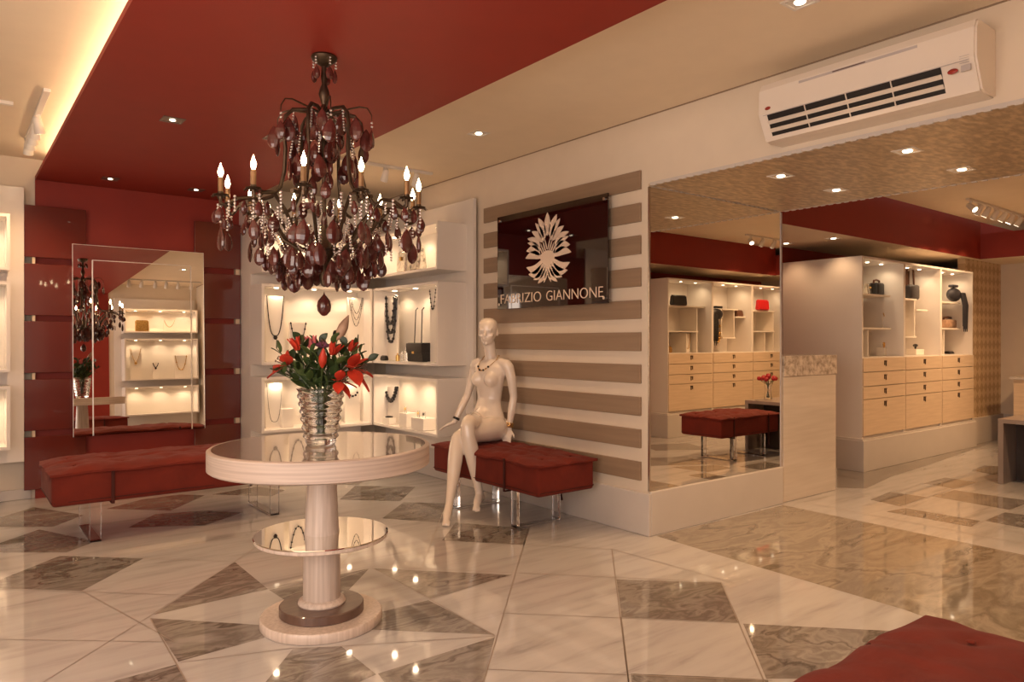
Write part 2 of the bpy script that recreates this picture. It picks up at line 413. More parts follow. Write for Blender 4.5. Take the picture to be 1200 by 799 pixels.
# lace edging on the passage soffit
def lace(name, x, side, ya, yb):
    bm = BM(); n = 44
    for i in range(n):
        y = ya+(yb-ya)*(i+.5)/n
        box(bm, x-.004, x+.010, y-.019, y+.010, ZS-.006, ZS+.010)
    box(bm, x-.002, x+.006, ya, yb, ZS-.002, ZS+.016)
    struct(name, bm, 'base')
lace('trim_4', XR-.008, -1, .5, YJ-.02)
lace('trim_5', XJ-.012, 1, .5, YJ-.02)
bm = BM()
for i in range(26):
    x = XR+.03+(XJ-XR-.06)*i/25
    box(bm, x-.014, x+.010, YJ-.016, YJ-.002, ZS-.005, ZS+.001)
struct('trim_6', bm, 'base')
# ------------------------------------------------------------------ striped boards
ORD = ['topmost', 'second', 'third', 'fourth', 'fifth', 'sixth', 'seventh', 'eighth', 'ninth', 'lowest']
for k in range(10):
    zt = H*(1.884-.1678*k) if k < 9 else H*.374
    bm = box(BM(), XR-.018, XR, 3.035, 4.695, zt-.117, zt, .003)
    o = obj('wall_board', bm, 'board')
    where = 'running behind the top of the black sign' if k == 0 else ('half hidden behind the black sign' if k < 4 else
            ('just below the black sign' if k == 4 else ('ending behind the red bench' if k == 9 else 'behind the seated mannequin')))
    tag(o, 'beige veneer wall board on cream wall, %s of ten, %s' % (ORD[k], where), 'wall board', 'beige boards striping the wall')
# ------------------------------------------------------------------ red lacquer panels
rows = [(1.853, 1.527), (1.486, 1.161), (1.125, .80), (.758, .436), (.397, .066)]
RO = ['top', 'second', 'third', 'fourth', 'lowest']
for side, (x0, x1) in (('left', (.449, .853)), ('right', (1.655, 2.04))):
    for k, (a, b) in enumerate(rows):
        bm = box(BM(), x0, x1, YB-.10, YB-.075, b*H, a*H, .003)
        box(bm, x0+.08, x1-.06, YB-.075, YB-.035, b*H+.04, a*H-.04)
        o = obj('wall_panel', bm, 'red_lacquer')
        tag(o, 'glossy red lacquer wall panel, %s one in the column %s of the leaning mirror' % (RO[k], side), 'wall panel', 'red lacquer panels around the mirror')
bm = BM()
for a, b in zip(rows, rows[1:]):
    box(bm, .50, .52, YB-.09, YB, b[0]*H-.01, a[1]*H+.01)
    box(bm, 2.00, 2.035, YB-.09, YB, b[0]*H-.01, a[1]*H+.01)
struct('trim_7', bm, 'champ')
# ------------------------------------------------------------------ leaning mirror on the red wall
def wall_mirror():
    z0, z1 = .462, 1.950; x0, x1 = .761, 1.720; tilt = .034; L = z1-z0
    r = thing('wall_mirror', 'large mirror with a mirrored border leaning against the red panelled wall above the long bench', 'mirror', (0, YB-.165, z0))
    r.rotation_euler = (-tilt, 0, 0)
    obj('mirror_back', box(BM(), x0, x1, .006, .02, 0, L), 'walnut', r)
    i0, i1, ih = x0+.135, x1-.105, L-.118
    obj('glass', box(BM(), i0, i1, 0, .006, 0.0, ih), 'mirror', r)
    for nm, a in (('border_glass', (x0, i0-.006, 0, L)), ('border_glass', (i1+.006, x1, 0, L)), ('border_glass', (i0-.006, i1+.006, ih+.006, L))):
        obj(nm, box(BM(), a[0], a[1], .0, .006, a[2], a[3]), 'mirror', r)
    bm = BM()
    for a in ((i0-.008, i0+.001, 0, ih), (i1-.001, i1+.008, 0, ih), (i0-.006, i1+.006, ih, ih+.006)):
        prism(bm, [(a[0], -.002), (a[1], -.002), ((a[0]+a[1])/2, .006)] if a[1]-a[0] < .1 else [(a[0], 0), (a[1], 0), (a[1], .004), (a[0], .004)], 2, a[2], a[3])
    for a in ((x0-.003, x0, -.002, .02, 0, L), (x1, x1+.003, -.002, .02, 0, L), (x0-.003, x1+.003, -.002, .02, L, L+.003)):
        box(bm, *a)
    obj('bevel', bm, 'mirror_edge', r)
wall_mirror()
# mirror on the passage jamb
r = thing('passage_mirror', 'tall frameless mirror covering the passage jamb between striped wall and white counter', 'mirror', (0, YJ, .274))
obj('glass', box(BM(), XR+.006, XJ-.02, -.008, -.002, 0, ZS-.274-.008), 'mirror', r)
for xa, xb in ((XR-.006, XR+.006), (XJ-.02, XJ-.002)):
    obj('edge_strip', box(BM(), xa, xb, -.012, 0, 0, ZS-.274-.008), 'chrome' if xa < XR else 'ac_line', r)
# ------------------------------------------------------------------ white display units with lit boxes
BZ = [(1.771, 2.156), (1.00, 1.676), (.435, .898)]      # bottom, top of each row
def display_unit(label, loc, rotz, width, panel_ext, boxes, group='white wall units with lit display boxes', power=1.6, zb=.30, zt=2.352):
    """local frame: x along the wall, y=0 the panel face, boxes stand out towards -y"""
    r = thing('display_unit', label, 'display unit', loc, rotz, group)
    obj('back_panel', box(BM(), -panel_ext[0], width+panel_ext[1], 0, .03, zb, zt, .002), 'white', r)
    D = .275; T = .022
    for (z0, z1) in boxes:
        bm = BM()
        box(bm, 0, width, -D, 0, z0, z0+T, .001); box(bm, 0, width, -D, 0, z1-T, z1, .001)
        box(bm, 0, T, -D, 0, z0+T, z1-T); box(bm, width-T, width, -D, 0, z0+T, z1-T)
        b = obj('display_box', bm, 'white', r)
        obj('box_back', box(BM(), T, width-T, -.012, -.001, z0+T, z1-T), 'white_in', b)
        n = max(2, int(width/.3))
        for i in range(n):
            obj('spotlight', lathe(BM(), [(0, -.004), (.018, -.004), (.022, 0), (0, 0)], 12, (width*(i+.5)/n, -D*.55, z1-T)), 'led', b)
        for i in range(n):
            light('SPOT', 'box_light', (width*(i+.5)/n, -D*.55, z1-T-.012), power*3.2*KW, (1, .72, .46), size=.02, spot=2.7, blend=.7, parent=r)
    return r
YP = 6.25   # panel face of the left unit; box fronts at 5.976
LU = display_unit('white corner display unit on the back wall, its jewellery boxes behind the chandelier', (2.045, YP, 0), 0, 1.01, (0.0, .02), BZ, zb=.0)
obj('side_panel', box(BM(), 0.0, .025, .03, .33, 0, 2.352), 'white', LU)
XP = 3.336  # panel face of the right unit; box fronts at 3.06
RU = display_unit('white corner display unit left of the striped wall, holding the black quilted bag', (XP, 5.975, 0), -PI/2, 1.105, (.27, .10), BZ, zb=.262)
FU = display_unit('narrow white display unit at the far left edge, beside the red panels', (-.62, 6.48, 0), 0, .968, (.1, .10), [(1.70, 2.10), (.98, 1.62), (.43, .88)], zb=.30, zt=2.345)
NU = display_unit('white display unit on the wall beside the camera, seen in the leaning mirror', (3.33, YN+.03, 0), PI, 1.11, (.03, .1), BZ, zb=.25)
# ------------------------------------------------------------------ benches
def bench(label, loc, rotz, L, W, straps, leg_x, group='brick red suede benches on clear legs', seedv=1):
    """local frame: x along the length, origin on the floor under the centre"""
    rnd = random.Random(seedv)
    r = thing('bench', label, 'bench', loc, rotz, group)
    z0, z1 = .245, .435
    bm = box(BM(), -L/2, L/2, -W/2, W/2, z0, z1, .022, seg=4)
    bmesh.ops.subdivide_edges(bm, edges=[e for e in bm.edges if e.calc_length() > .15], cuts=6, use_grid_fill=True)
    for v in bm.verts:
        s = .004*math.sin(v.co.x*23+v.co.y*11)
        if abs(abs(v.co.y)-W/2) < .01: v.co.y += s
    obj('cushion', bm, 'velvet', r, smooth=True)
    # quilted top cover
    nx, ny = 72, 30; e = .014
    bxs = [-L/2+(i+.5)*L/6 for i in range(6)]; bys = [-W/4, W/4]
    def hgt(x, y):
        fx = abs(((x+L/2)/(L/6)) % 1-.5)*2; fy = abs(((y+W/2)/(W/2)) % 1-.5)*2
        h = .030*(1-abs(x/(L/2+e))**10)*(1-abs(y/(W/2+e))**8)
        s = .010*math.exp(-((y)/.016)**2)
        h -= s
        for sx in straps: h -= .006*math.exp(-((x-sx)/.014)**2)
        for bx in bxs:
            for by in bys:
                d = ((x-bx)**2+(y-by)**2); h -= .016*math.exp(-d/.0022)
        h += .0045*math.sin(x*31+2.1*math.sin(y*17+seedv))*math.sin(y*23+x*3)
        for q in range(1, 6): h -= .004*math.exp(-((x+L/2-q*L/6+.01*math.sin(y*14))/.012)**2)
        return h
    bm = BM(); top = []; bot = []
    for i in range(nx+1):
        x = -L/2-e+(L+2*e)*i/nx; a = []; b = []
        for j in range(ny+1):
            y = -W/2-e+(W+2*e)*j/ny
            wx = x+.006*math.sin(y*19+seedv)*(abs(x)/(L/2))**6; wy = y+.007*math.sin(x*15+seedv*2)*(abs(y)/(W/2))**6
            edge = .006*math.sin(x*13+seedv)+.004*math.sin(y*21)
            a.append(bm.verts.new((wx, wy, z1+.006+hgt(x, y)+edge*.5)))
            b.append(bm.verts.new((wx, wy, z1-.008+edge*.5*(1 if i in (0, nx) or j in (0, ny) else 0))))
        top.append(a); bot.append(b)
    for i in range(nx):
        for j in range(ny):
            bm.faces.new((top[i][j], top[i+1][j], top[i+1][j+1], top[i][j+1]))
            bm.faces.new((bot[i][j], bot[i][j+1], bot[i+1][j+1], bot[i+1][j]))
    for i in range(nx):
        bm.faces.new((top[i][0], bot[i][0], bot[i+1][0], top[i+1][0])); bm.faces.new((top[i][ny], top[i+1][ny], bot[i+1][ny], bot[i][ny]))
    for j in range(ny):
        bm.faces.new((top[0][j], top[0][j+1], bot[0][j+1], bot[0][j])); bm.faces.new((top[nx][j], bot[nx][j], bot[nx][j+1], top[nx][j+1]))
    c = obj('top_cover', bm, 'velvet', r, smooth=True)
    bm = BM()
    for bx in bxs:
        for by in bys: ball(bm, (bx, by, z1+.0235), (.011, .011, .005), 10, 6)
    obj('button', bm, 'velvet', c, smooth=True)
    # piping along the lower edge
    bm = BM(); zz = z0+.024
    for a in ((-L/2+.01, L/2-.01, -W/2-.003, -W/2+.003), (-L/2+.01, L/2-.01, W/2-.003, W/2+.003), (-L/2-.003, -L/2+.003, -W/2+.01, W/2-.01), (L/2-.003, L/2+.003, -W/2+.01, W/2-.01)):
        box(bm, a[0], a[1], a[2], a[3], zz, zz+.004)
    obj('piping', bm, 'velvet_seam', r)
    for sx in straps:
        bm = BM(); w2 = .009
        box(bm, sx-w2, sx+w2, -W/2-.010, -W/2-.004, z0-.012, z1+.012, .002)
        box(bm, sx-w2, sx+w2, W/2+.004, W/2+.010, z0-.012, z1+.012, .002)
        box(bm, sx-w2, sx+w2, -W/2-.010, W/2+.010, z0-.012, z0-.005, .002)
        obj('strap', bm, 'velvet_seam', r)
    # tassel of the tie
    bm = BM(); sx = straps[-1]
    pts = [(sx+.02, W/2-.02, z0-.004), (sx+.03, W/2-.01, z0-.05), (sx+.022, W/2-.012, z0-.085), (sx+.026, W/2-.01, z0-.125)]
    tube(bm, pts, [.007, .006, .007, .010], 8); obj('tie', bm, 'velvet_seam', r, smooth=True)
    for lx in leg_x:
        lw = W*.37
        bm = BM()
        box(bm, lx-.03, lx+.03, -lw-.012, -lw+.012, .012, z0-.002, .002)
        box(bm, lx-.03, lx+.03, lw-.012, lw+.012, .012, z0-.002, .002)
        box(bm, lx-.03, lx+.03, -lw-.012, lw+.012, 0.0015, .0115, .002)
        obj('leg_frame', bm, 'acrylic', r)
    return r
bench('long red suede bench in front of the leaning mirror and red panels', (1.235, 5.15, 0), 0, 1.54, .60, [-.46, .52], [-.54, .54], seedv=2)
bench('red suede bench by the striped wall with the mannequin seated on it', (3.055, 3.945, 0), -PI/2, 1.205, .475, [-.30, .27], [-.38, .30], seedv=5)
bench('red suede bench in the near right corner, only its quilted top in view', (1.345, .545, 0), 0, 1.54, .63, [-.46, .46], [-.54, .54], seedv=3)
bench('red suede bench of the second room, seen only in the passage mirror', (6.42, 1.43, 0), 0, .98, .50, [-.3, .3], [-.20, .30], seedv=7)
# ------------------------------------------------------------------ round table
TX, TY = 1.262, 2.935
t = thing('round_table', 'round pedestal table of limed wood with a mirrored lower shelf, under the chandelier', 'table', (TX, TY, 0))
obj('base', lathe(BM(), [(0, .001), (.250, .001), (.254, .006), (.254, .036), (.249, .042), (0, .042)], 64), 'ash', t, smooth=True)
obj('plinth', lathe(BM(), [(0, .042), (.172, .042), (.176, .046), (.176, .078), (.172, .082), (0, .082)], 64), 'walnut', t, smooth=True)
obj('collar', lathe(BM(), [(0, .082), (.098, .082), (.100, .088), (.094, .100), (.084, .106), (0, .106)], 48), 'ash', t, smooth=True)
obj('column', lathe(BM(), [(0, .104), (.078, .104), (.076, .37), (.071, .40), (.058, .672), (0, .672)], 48), 'ash', t, smooth=True)
obj('lower_shelf', lathe(BM(), [(.078, .358), (.272, .358), (.276, .362), (.276, .374), (.078, .374)], 64), 'ash', t, smooth=True)
obj('shelf_mirror', lathe(BM(), [(.074, .3745), (.278, .3745), (.280, .377), (.278, .3805), (.074, .3805)], 64), 'mirror', t, smooth=True)
bm = lathe(BM(), [(0, .670), (.450, .670), (.458, .676), (.458, .752), (.452, .756), (.440, .757), (.440, .750), (0, .750)], 96)
M['ash_rim'] = grain('limed ash rim', (.42, .335, .29), (.56, .46, .40), .38, (2, 2, 120), coat=.15)
obj('tabletop', bm, 'ash_rim', t, smooth=True)
obj('glass_inset', lathe(BM(), [(0, .7505), (.439, .7505), (.439, .7565), (0, .7565)], 96), 'ash_top', t)
TT = .757
# ------------------------------------------------------------------ vase
VX, VY = TX+.0, TY+.01
def vase_prof():
    out = []; n = 60
    for i in range(n+1):
        z = .004+.236*i/n; base = .066+.034*(z/.24)
        r = base+.0042*math.sin(z*2*PI/.034+.7+.5*math.sin(z*40))
        if z < .012: r = base-.006+.3*(z)
        out.append((r, z))
    inn = [(.066+.034*(z/.24)-.011, z) for r, z in reversed(out) if z > .026]
    return [(0, 0), (.058, 0)]+out+inn+[(0, .026)]
v = obj('glass_vase', lathe(BM(), vase_prof(), 64, (0, 0, 0)), 'glass', smooth=True, loc=(VX, VY, TT+.001))
tag(v, 'thick ribbed clear glass vase on the round table', 'vase')
# ------------------------------------------------------------------ bouquet
def leaf(bm, base, d, L, W, curl=.25, mi=0, roll=0.0, n=7):
    d = Vector(d).normalized(); a, b = frame_of(d)
    side = a*math.cos(roll)+b*math.sin(roll); nor = side.cross(d).normalized()
    if nor.z < 0: nor = -nor
    rows_ = []
    for i in range(n+1):
        s = i/n; c = Vector(base)+d*(L*s)-Vector((0, 0, 1))*(curl*L*s*s)
        wd = W*math.sin(PI*min(1, s*.96+.04))**.8*(1-.35*s)
        rows_.append([bm.verts.new(c+side*wd*q+nor*(.18*W*abs(q))) for q in (-1, 0, 1)])
    low = [[bm.verts.new(v.co-nor*.0008) for v in rw] for rw in rows_]
    for i in range(n):
        for q in (0, 1):
            f = bm.faces.new((rows_[i][q], rows_[i][q+1], rows_[i+1][q+1], rows_[i+1][q])); f.material_index = mi
            f = bm.faces.new((low[i][q], low[i+1][q], low[i+1][q+1], low[i][q+1])); f.material_index = mi
        for q in (0, 2):
            f = bm.faces.new((rows_[i][q], rows_[i+1][q], low[i+1][q], low[i][q])); f.material_index = mi
    return bm
def cam_off(px, z, back=0.0):
    """offset from the vase axis: sideways as seen by a viewer, and towards (-) / away (+)"""
    s = (px-371)/276.0
    return Vector((VX+CY*s+SY*back, VY-SY*s+CY*back, z))
def zof(py): return H-(py-399)/276.0
def stem_pts(tip):
    foot = Vector((VX, VY, TT+.04))+Vector(((tip.x-VX)*-.12, (tip.y-VY)*-.12, 0)); mid = Vector((VX+(tip.x-VX)*.22, VY+(tip.y-VY)*.22, TT+.225))
    return [foot, mid, mid.lerp(tip, .5)+Vector((0, 0, .008)), tip]
def flower(kind, px, py, back, tiltv, size, label, colm):
    size *= 1.22
    tip = cam_off(px, zof(py), back)
    r = thing('lily', label, 'flower', (VX, VY, TT+.04), 0, 'lilies in the glass vase')
    off = -r.location
    def add(nm, bm, m, sm=True):
        for v_ in bm.verts: v_.co += off
        return obj(nm, bm, m, r, smooth=sm)
    pts = stem_pts(tip); add('stem', tube(BM(), pts, [.0035, .003, .003, .0025], 6), 'stemg')
    out = (tip-Vector((VX, VY, TT+.16))).normalized(); out = (out+Vector(tiltv)).normalized()
    a, b = frame_of(out)
    if kind == 'open':
        for k in range(6):
            an = k*PI/3+.3; rad = a*math.cos(an)+b*math.sin(an)
            add('petal', leaf(BM(), tip+rad*.006, out*.62+rad*.9, size, size*.42, .25, roll=0), colm)
        bm = BM()
        for k in range(5):
            an = k*2*PI/5; rad = a*math.cos(an)+b*math.sin(an)
            e = tip+out*size*.62+rad*size*.16
            tube(bm, [tip, e], .0011, 5); ball(bm, e, (.003, .003, .004), 6, 4)
        add('stamens', bm, 'brownbag')
    elif kind == 'half':
        for k in range(6):
            an = k*PI/3; rad = a*math.cos(an)+b*math.sin(an)
            add('petal', leaf(BM(), tip+rad*.008, out*1.0+rad*.33, size, size*.42, .05), colm)
    else:
        bm = BM(); pr = [(0, .002), (.12, .008), (.3, .0125), (.55, .0125), (.8, .007), (1, .001)]
        tube(bm, [tip+out*size*s for s, q in pr], [q*size/.07 for s, q in pr], 10)
        add('bud', bm, colm)
    bm = BM()
    for k in range(4):
        p = pts[1].lerp(pts[3], .15+.25*k); an = k*2.3+px
        rad = Vector((math.cos(an), math.sin(an), .35))
        leaf(bm, p, rad, .055, .011, .25)
    add('leaf', bm, 'green')
    return r
flower('open', 334, 428, -.03, (-.35, .2, -.1), .068, 'orange red open lily at the left edge of the bouquet', 'petal')
flower('open', 412, 432, -.06, (.5, -.5, -.5), .078, 'large open red lily low on the right of the bouquet', 'petal')
flower('open', 398, 446, -.07, (.1, -.5, -.5), .055, 'deep red lily drooping over the right rim of the vase', 'petal')
flower('half', 343, 410, .0, (-.1, -.1, .6), .052, 'half open coral lily at the upper left of the bouquet', 'petal')
flower('half', 358, 408, .03, (0, 0, .4), .05, 'pale pink half open lily left of the mauve one', 'petal2')
flower('open', 372, 408, .01, (0, -.4, .7), .048, 'mauve lily at the top centre of the bouquet', 'petal3')
flower('bud', 379, 430, -.09, (0, -.2, .8), .075, 'closed orange lily bud at the front centre of the bouquet', 'petal')
flower('half', 388, 416, -.03, (.3, .0, .4), .050, 'orange half open lily right behind the closed front bud', 'petal')
flower('bud', 389, 398, .02, (.55, -.1, .75), .098, 'tall pale pointed lily bud, highest of the bouquet', 'bud')
flower('half', 405, 412, .03, (.3, 0, .3), .045, 'small red lily among the leaves at the upper right of the bouquet', 'petal')
def sprig(px, py, back, label, big=1.0, n=9):
    tip = cam_off(px, zof(py), back)
    r = thing('leafy_stem', label, 'foliage', (VX, VY, TT+.04), 0, 'green stems in the glass vase')
    off = -r.location; pts = stem_pts(tip)
    bm = tube(BM(), pts, [.003, .0028, .0025, .0015], 6)
    for v_ in bm.verts: v_.co += off
    obj('stem', bm, 'stemg', r)
    bm = BM()
    for k in range(n):
        s = .10+.9*k/(n-1); p = pts[1].lerp(pts[2], s*2) if s < .5 else pts[2].lerp(pts[3], s*2-1)
        an = k*2.4+px*.1
        out = (tip-Vector((VX, VY, TT+.12))).normalized()
        rad = Vector((math.cos(an), math.sin(an), .5))*.8+out*.7
        leaf(bm, p, rad, (.080 if k < n-1 else .06)*big, .019*big, .18, mi=k % 2, roll=k)
    for k in range(3):
        p = pts[0].lerp(pts[1], .15+.28*k); an = k*2.1+px
        leaf(bm, p, (math.cos(an)*.35, math.sin(an)*.35, 1), .075, .013, .05, mi=0, roll=k)
    for v_ in bm.verts: v_.co += off
    obj('leaf', bm, ['green', 'green2'], r, smooth=True)
    return r
for (px, py, bk, nm) in [(318, 407, .0, 'at the far left edge'), (324, 436, -.04, 'drooping low on the left'), (345, 398, .03, 'at the upper left'), (362, 412, -.04, 'in the middle front left'),
      (372, 418, -.06, 'in the middle front'), (383, 396, .03, 'beside the tall pale bud'), (400, 404, .02, 'at the upper right'), (416, 412, .01, 'at the right'),
      (426, 422, .03, 'at the far right edge'), (352, 432, -.06, 'low on the left front'), (392, 425, -.05, 'behind the drooping red lily'), (366, 400, .05, 'at the back centre'), (412, 402, .06, 'at the back right'), (338, 420, .06, 'at the back left')]:
    sprig(px, py, bk, 'dark green leafy stem %s of the bouquet' % nm)
# ------------------------------------------------------------------ chandelier
CX, CYY = 1.281, 2.955
def chandelier():
    r = thing('chandelier', 'large bronze chandelier with twelve candle bulbs and plum glass drops, over the round table', 'chandelier', (CX, CYY, ZR))
    Z = lambda py: H-(py-399)/271.0-ZR     # local height of a picture row at the chandelier
    def V(an, rad, z): return Vector((math.cos(an)*rad, math.sin(an)*rad, z))
    # angle convention: phi measured from the side facing the doorway
    base = math.atan2(-CYY, -CX)
    def A(phi): return base+phi+math.radians(12)
    obj('canopy', lathe(BM(), [(0, 0), (.052, 0), (.056, -.008), (.050, -.020), (.030, -.034), (.014, -.045), (0, -.045)], 24), 'bronze', r, smooth=True)
    obj('stem', lathe(BM(), [(0, -.03), (.010, -.04), (.014, -.09), (.010, -.12), (.018, -.14), (.024, -.165), (.016, -.19), (.010, -.21), (.022, -.235), (.034, -.25), (.030, -.265), (.014, -.275),
        (.010, -.40), (.010, Z(250)), (.014, Z(262)), (.022, Z(275)), (.034, Z(288)), (.044, Z(292)), (.044, Z(297)), (.026, Z(304)), (.020, Z(325)), (.012, Z(334)), (0, Z(336))], 20), 'bronze', r, smooth=True)
    # glass spindle and bottom ball
    obj('spindle', lathe(BM(), [(0, Z(234)), (.006, Z(238)), (.014, Z(258)), (.017, Z(272)), (.014, Z(278)), (0, Z(278))], 10), 'plum', r, smooth=True)
    obj('finial', lathe(BM(), [(0, Z(341)), (.005, Z(345)), (.012, Z(347)), (.026, Z(352)), (.031, Z(358)), (.027, Z(364)), (.012, Z(369)), (0, Z(370))], 16), 'plum', r, smooth=True)
    RC = .425
    # lower arms: six double arms carry the cups
    for k in range(12):
        an = A(math.radians(-10+30*k-12))
        rc = RC if k % 2 == 0 else RC*.955
        pts = []
        P0 = [(.030, Z(292)), (.10, Z(293)), (.17, Z(282)), (.235, Z(256)), (.30, Z(240)), (.36, Z(243)), (rc-.02, Z(252)), (rc, Z(250)), (rc, Z(245))]
        for i in range(len(P0)-1):
            for s in (0, .5):
                q = i+s; a0 = P0[i]; a1 = P0[i+1]; pts.append(V(an, a0[0]*(1-s)+a1[0]*s, a0[1]*(1-s)+a1[1]*s))
        pts.append(V(an, *P0[-1]))
        obj('arm', tube(BM(), pts, .0078, 7), 'bronze', r, smooth=True)
        c = V(an, rc, Z(243))
        bm = lathe(BM(), [(0, -.012), (.008, -.010), (.010, 0), (.026, .004), (.030, .009), (.012, .008), (.011, .020), (0, .020)], 16, c)
        for j in range(8):
            a2 = j*PI/4; leaf(bm, c+Vector((math.cos(a2)*.022, math.sin(a2)*.022, .004)), (math.cos(a2), math.sin(a2), -.1), .016, .008, .4, n=3)
        cup = obj('drip_cup', bm, 'bronze', r, smooth=True)
        obj('candle', lathe(BM(), [(0, .012), (.0105, .012), (.0105, .075), (.007, .078), (0, .078)], 14, c), 'candle', r, smooth=True)
        obj('bulb', lathe(BM(), [(0, .078), (.006, .080), (.0105, .092), (.0112, .099), (.008, .112), (.0035, .124), (.001, .134), (0, .135)], 12, c), 'flame', r, smooth=True)
    # cage of upper bars
    for k in range(6):
        an = A(math.radians(25+60*k))
        P0 = [(.012, Z(133)), (.07, Z(130)), (.130, Z(132)), (.158, Z(140)), (.166, Z(156)), (.160, Z(178)), (.164, Z(204)), (.180, Z(222)), (.215, Z(234)), (.26, Z(239)), (.31, Z(240))]
        obj('cage_bar', tube(BM(), [V(an, a, b) for a, b in P0], .0080, 8), 'bronze', r, smooth=True)
    for k in range(6):
        an = A(math.radians(55+60*k))
        P0 = [(.012, Z(133)), (.09, Z(130)), (.16, Z(127)), (.195, Z(129)), (.213, Z(137)), (.215, Z(144))]
        obj('cage_hook', tube(BM(), [V(an, a, b) for a, b in P0], [.004, .004, .0035, .003, .0025, .002], 6), 'bronze', r, smooth=True)
    # glass drops
    rnd = random.Random(11)
    def drop_mesh(L, W, T):
        bm = BM(); prof = [(0, .0), (.06, .08), (.20, .27), (.42, .45), (.62, .50), (.80, .44), (.93, .26), (1.0, .0)]
        rings_ = []
        for s, wv in prof:
            if wv == 0: rings_.append([bm.verts.new((0, 0, -L*s))])
            else: rings_.append([bm.verts.new((math.cos(2*PI*q/10)*W*wv, math.sin(2*PI*q/10)*T*wv*1.2, -L*s)) for q in range(10)])
        for X, Y in zip(rings_, rings_[1:]):
            for q in range(10):
                q2 = (q+1) % 10
                if len(X) == 1: bm.faces.new((X[0], Y[q2], Y[q]))
                elif len(Y) == 1: bm.faces.new((X[q], X[q2], Y[0]))
                else: bm.faces.new((X[q], X[q2], Y[q2], Y[q]))
        return bm
    protos = []
    for (L, W) in ((.100, .058), (.082, .048), (.060, .036)):
        o = obj('glass_drop', drop_mesh(L, W, .018), 'plum', r); protos.append([o, L, False])
    drops = []
    def drop(kind, p, ang, lean=0):
        o, L, used = protos[kind]
        if used: o = o.copy(); COL.objects.link(o)
        else: protos[kind][2] = True
        o.parent = r; o.location = p; o.rotation_euler = (lean, rnd.uniform(-.12, .12), ang)
        drops.append(o)
        return o
    def string(name, pts, rb=.0052):
        bm = BM()
        for i in range(len(pts)-1):
            a, b = Vector(pts[i]), Vector(pts[i+1]); n = max(1, int((b-a).length/(rb*2.3)))
            for s in range(n):
                ball(bm, a.lerp(b, (s+.5)/n), rb, 6, 4)
        return obj(name, bm, 'crystal', r)
    # canopy cluster
    for k in range(5):
        a = A(k*2*PI/5+.3); string('bead_string', [V(a, .050, -.012), V(a, .050, -.050)]); drop(2, V(a, .046, -.052), a+PI/2)
    # crown drops, hanging inside and outside the cage
    for k in range(6):
        a = A(math.radians(55+60*k)); string('bead_string', [V(a, .214, Z(144)), V(a, .214, Z(153))], .006); drop(0 if k % 2 else 1, V(a, .214, Z(154)), a+PI/2+rnd.uniform(-.5, .5))
        a = A(math.radians(25+60*k)); drop(0, V(a, .120, Z(138)), a+PI/2+rnd.uniform(-.5, .5)); string('bead_string', [V(a, .126, Z(134)), V(a, .135, Z(160))])
        a = A(math.radians(40+60*k)); drop(0, V(a, .150, Z(190)), a+PI/2+rnd.uniform(-.6, .6)); string('bead_string', [V(a, .125, Z(150)), V(a, .15, Z(189))])
        a = A(math.radians(5+60*k)); drop(1, V(a, .055, Z(166)+rnd.uniform(-.03, .03)), a+PI/2); string('bead_string', [V(a, .05, Z(134)), V(a, .055, Z(166))])
    # drops under each cup
    for k in range(12):
        an = A(math.radians(-10+30*k-12)); rc = RC if k % 2 == 0 else RC*.955
        c = V(an, rc, 0)
        for j in range(2):
            a2 = an+(j*2-1)*1.3; q = c+Vector((math.cos(a2)*.036, math.sin(a2)*.036, 0))
            drop(2, q+Vector((0, 0, Z(252)-rnd.uniform(0, .012))), a2+PI/2)
        string('bead_string', [c+Vector((0, 0, Z(252))), c+Vector((0, 0, Z(272)))], .006)
        if k % 2 == 0: drop(0, c+Vector((0, 0, Z(275))), an+PI/2+rnd.uniform(-.8, .8))
        else: drop(1, c+Vector((0, 0, Z(273))), an+PI/2+rnd.uniform(-.8, .8))
    # basket tiers
    for k in range(12):
        a = A(math.radians(25+30*k)); rr = .30
        string('bead_string', [V(a, rr, Z(246)), V(a, .285, Z(266))], .005)
        drop(0 if k % 2 else 1, V(a, .285, Z(268)-rnd.uniform(0, .02)), a+PI/2+rnd.uniform(-.7, .7))
    for k in range(12):
        a = A(math.radians(12+30*k))
        drop(0, V(a, .215, Z(292)-rnd.uniform(-.01, .025)), a+PI/2+rnd.uniform(-.7, .7))
        string('bead_string', [V(a, .24, Z(264)), V(a, .17, Z(296)), V(a, .10, Z(300))], .0045)
    for k in range(10):
        a = A(math.radians(36*k)); drop(0, V(a, .145, Z(306)-rnd.uniform(-.02, .02)), a+PI/2+rnd.uniform(-.7, .7))
    # the many further drops of the basket, too many to count
    bm = BM()
    def more(kind, p, ang):
        L, W = ((.100, .058), (.082, .048), (.060, .036))[kind]; sub = drop_mesh(L, W, .018)
        R_ = Matrix.Translation(p) @ Matrix.Rotation(ang, 4, 'Z'); vm = {}
        for v_ in sub.verts: vm[v_] = bm.verts.new(R_ @ v_.co)
        for f in sub.faces: bm.faces.new([vm[v_] for v_ in f.verts])
        sub.free()
    for (n, rad, y0, y1, kk) in ((11, .33, 246, 262, 2), (13, .255, 258, 280, 1), (12, .20, 280, 304, 0), (12, .25, 290, 308, 1), (9, .12, 296, 318, 0), (10, .18, 304, 320, 1), (9, .10, 145, 205, 0), (8, .15, 140, 190, 0), (6, .03, 140, 205, 1), (8, .19, 138, 150, 0), (7, .08, 206, 240, 1)):
        for k in range(n):
            a = rnd.uniform(0, .3)+2*PI*k/n+rad*9; more(kk, V(a, rad+rnd.uniform(-.02, .02), Z(rnd.uniform(y0, y1))), rnd.uniform(0, PI))
    o = obj('glass_drop', bm, 'plum', r); o['kind'] = 'stuff'
    bm = BM()
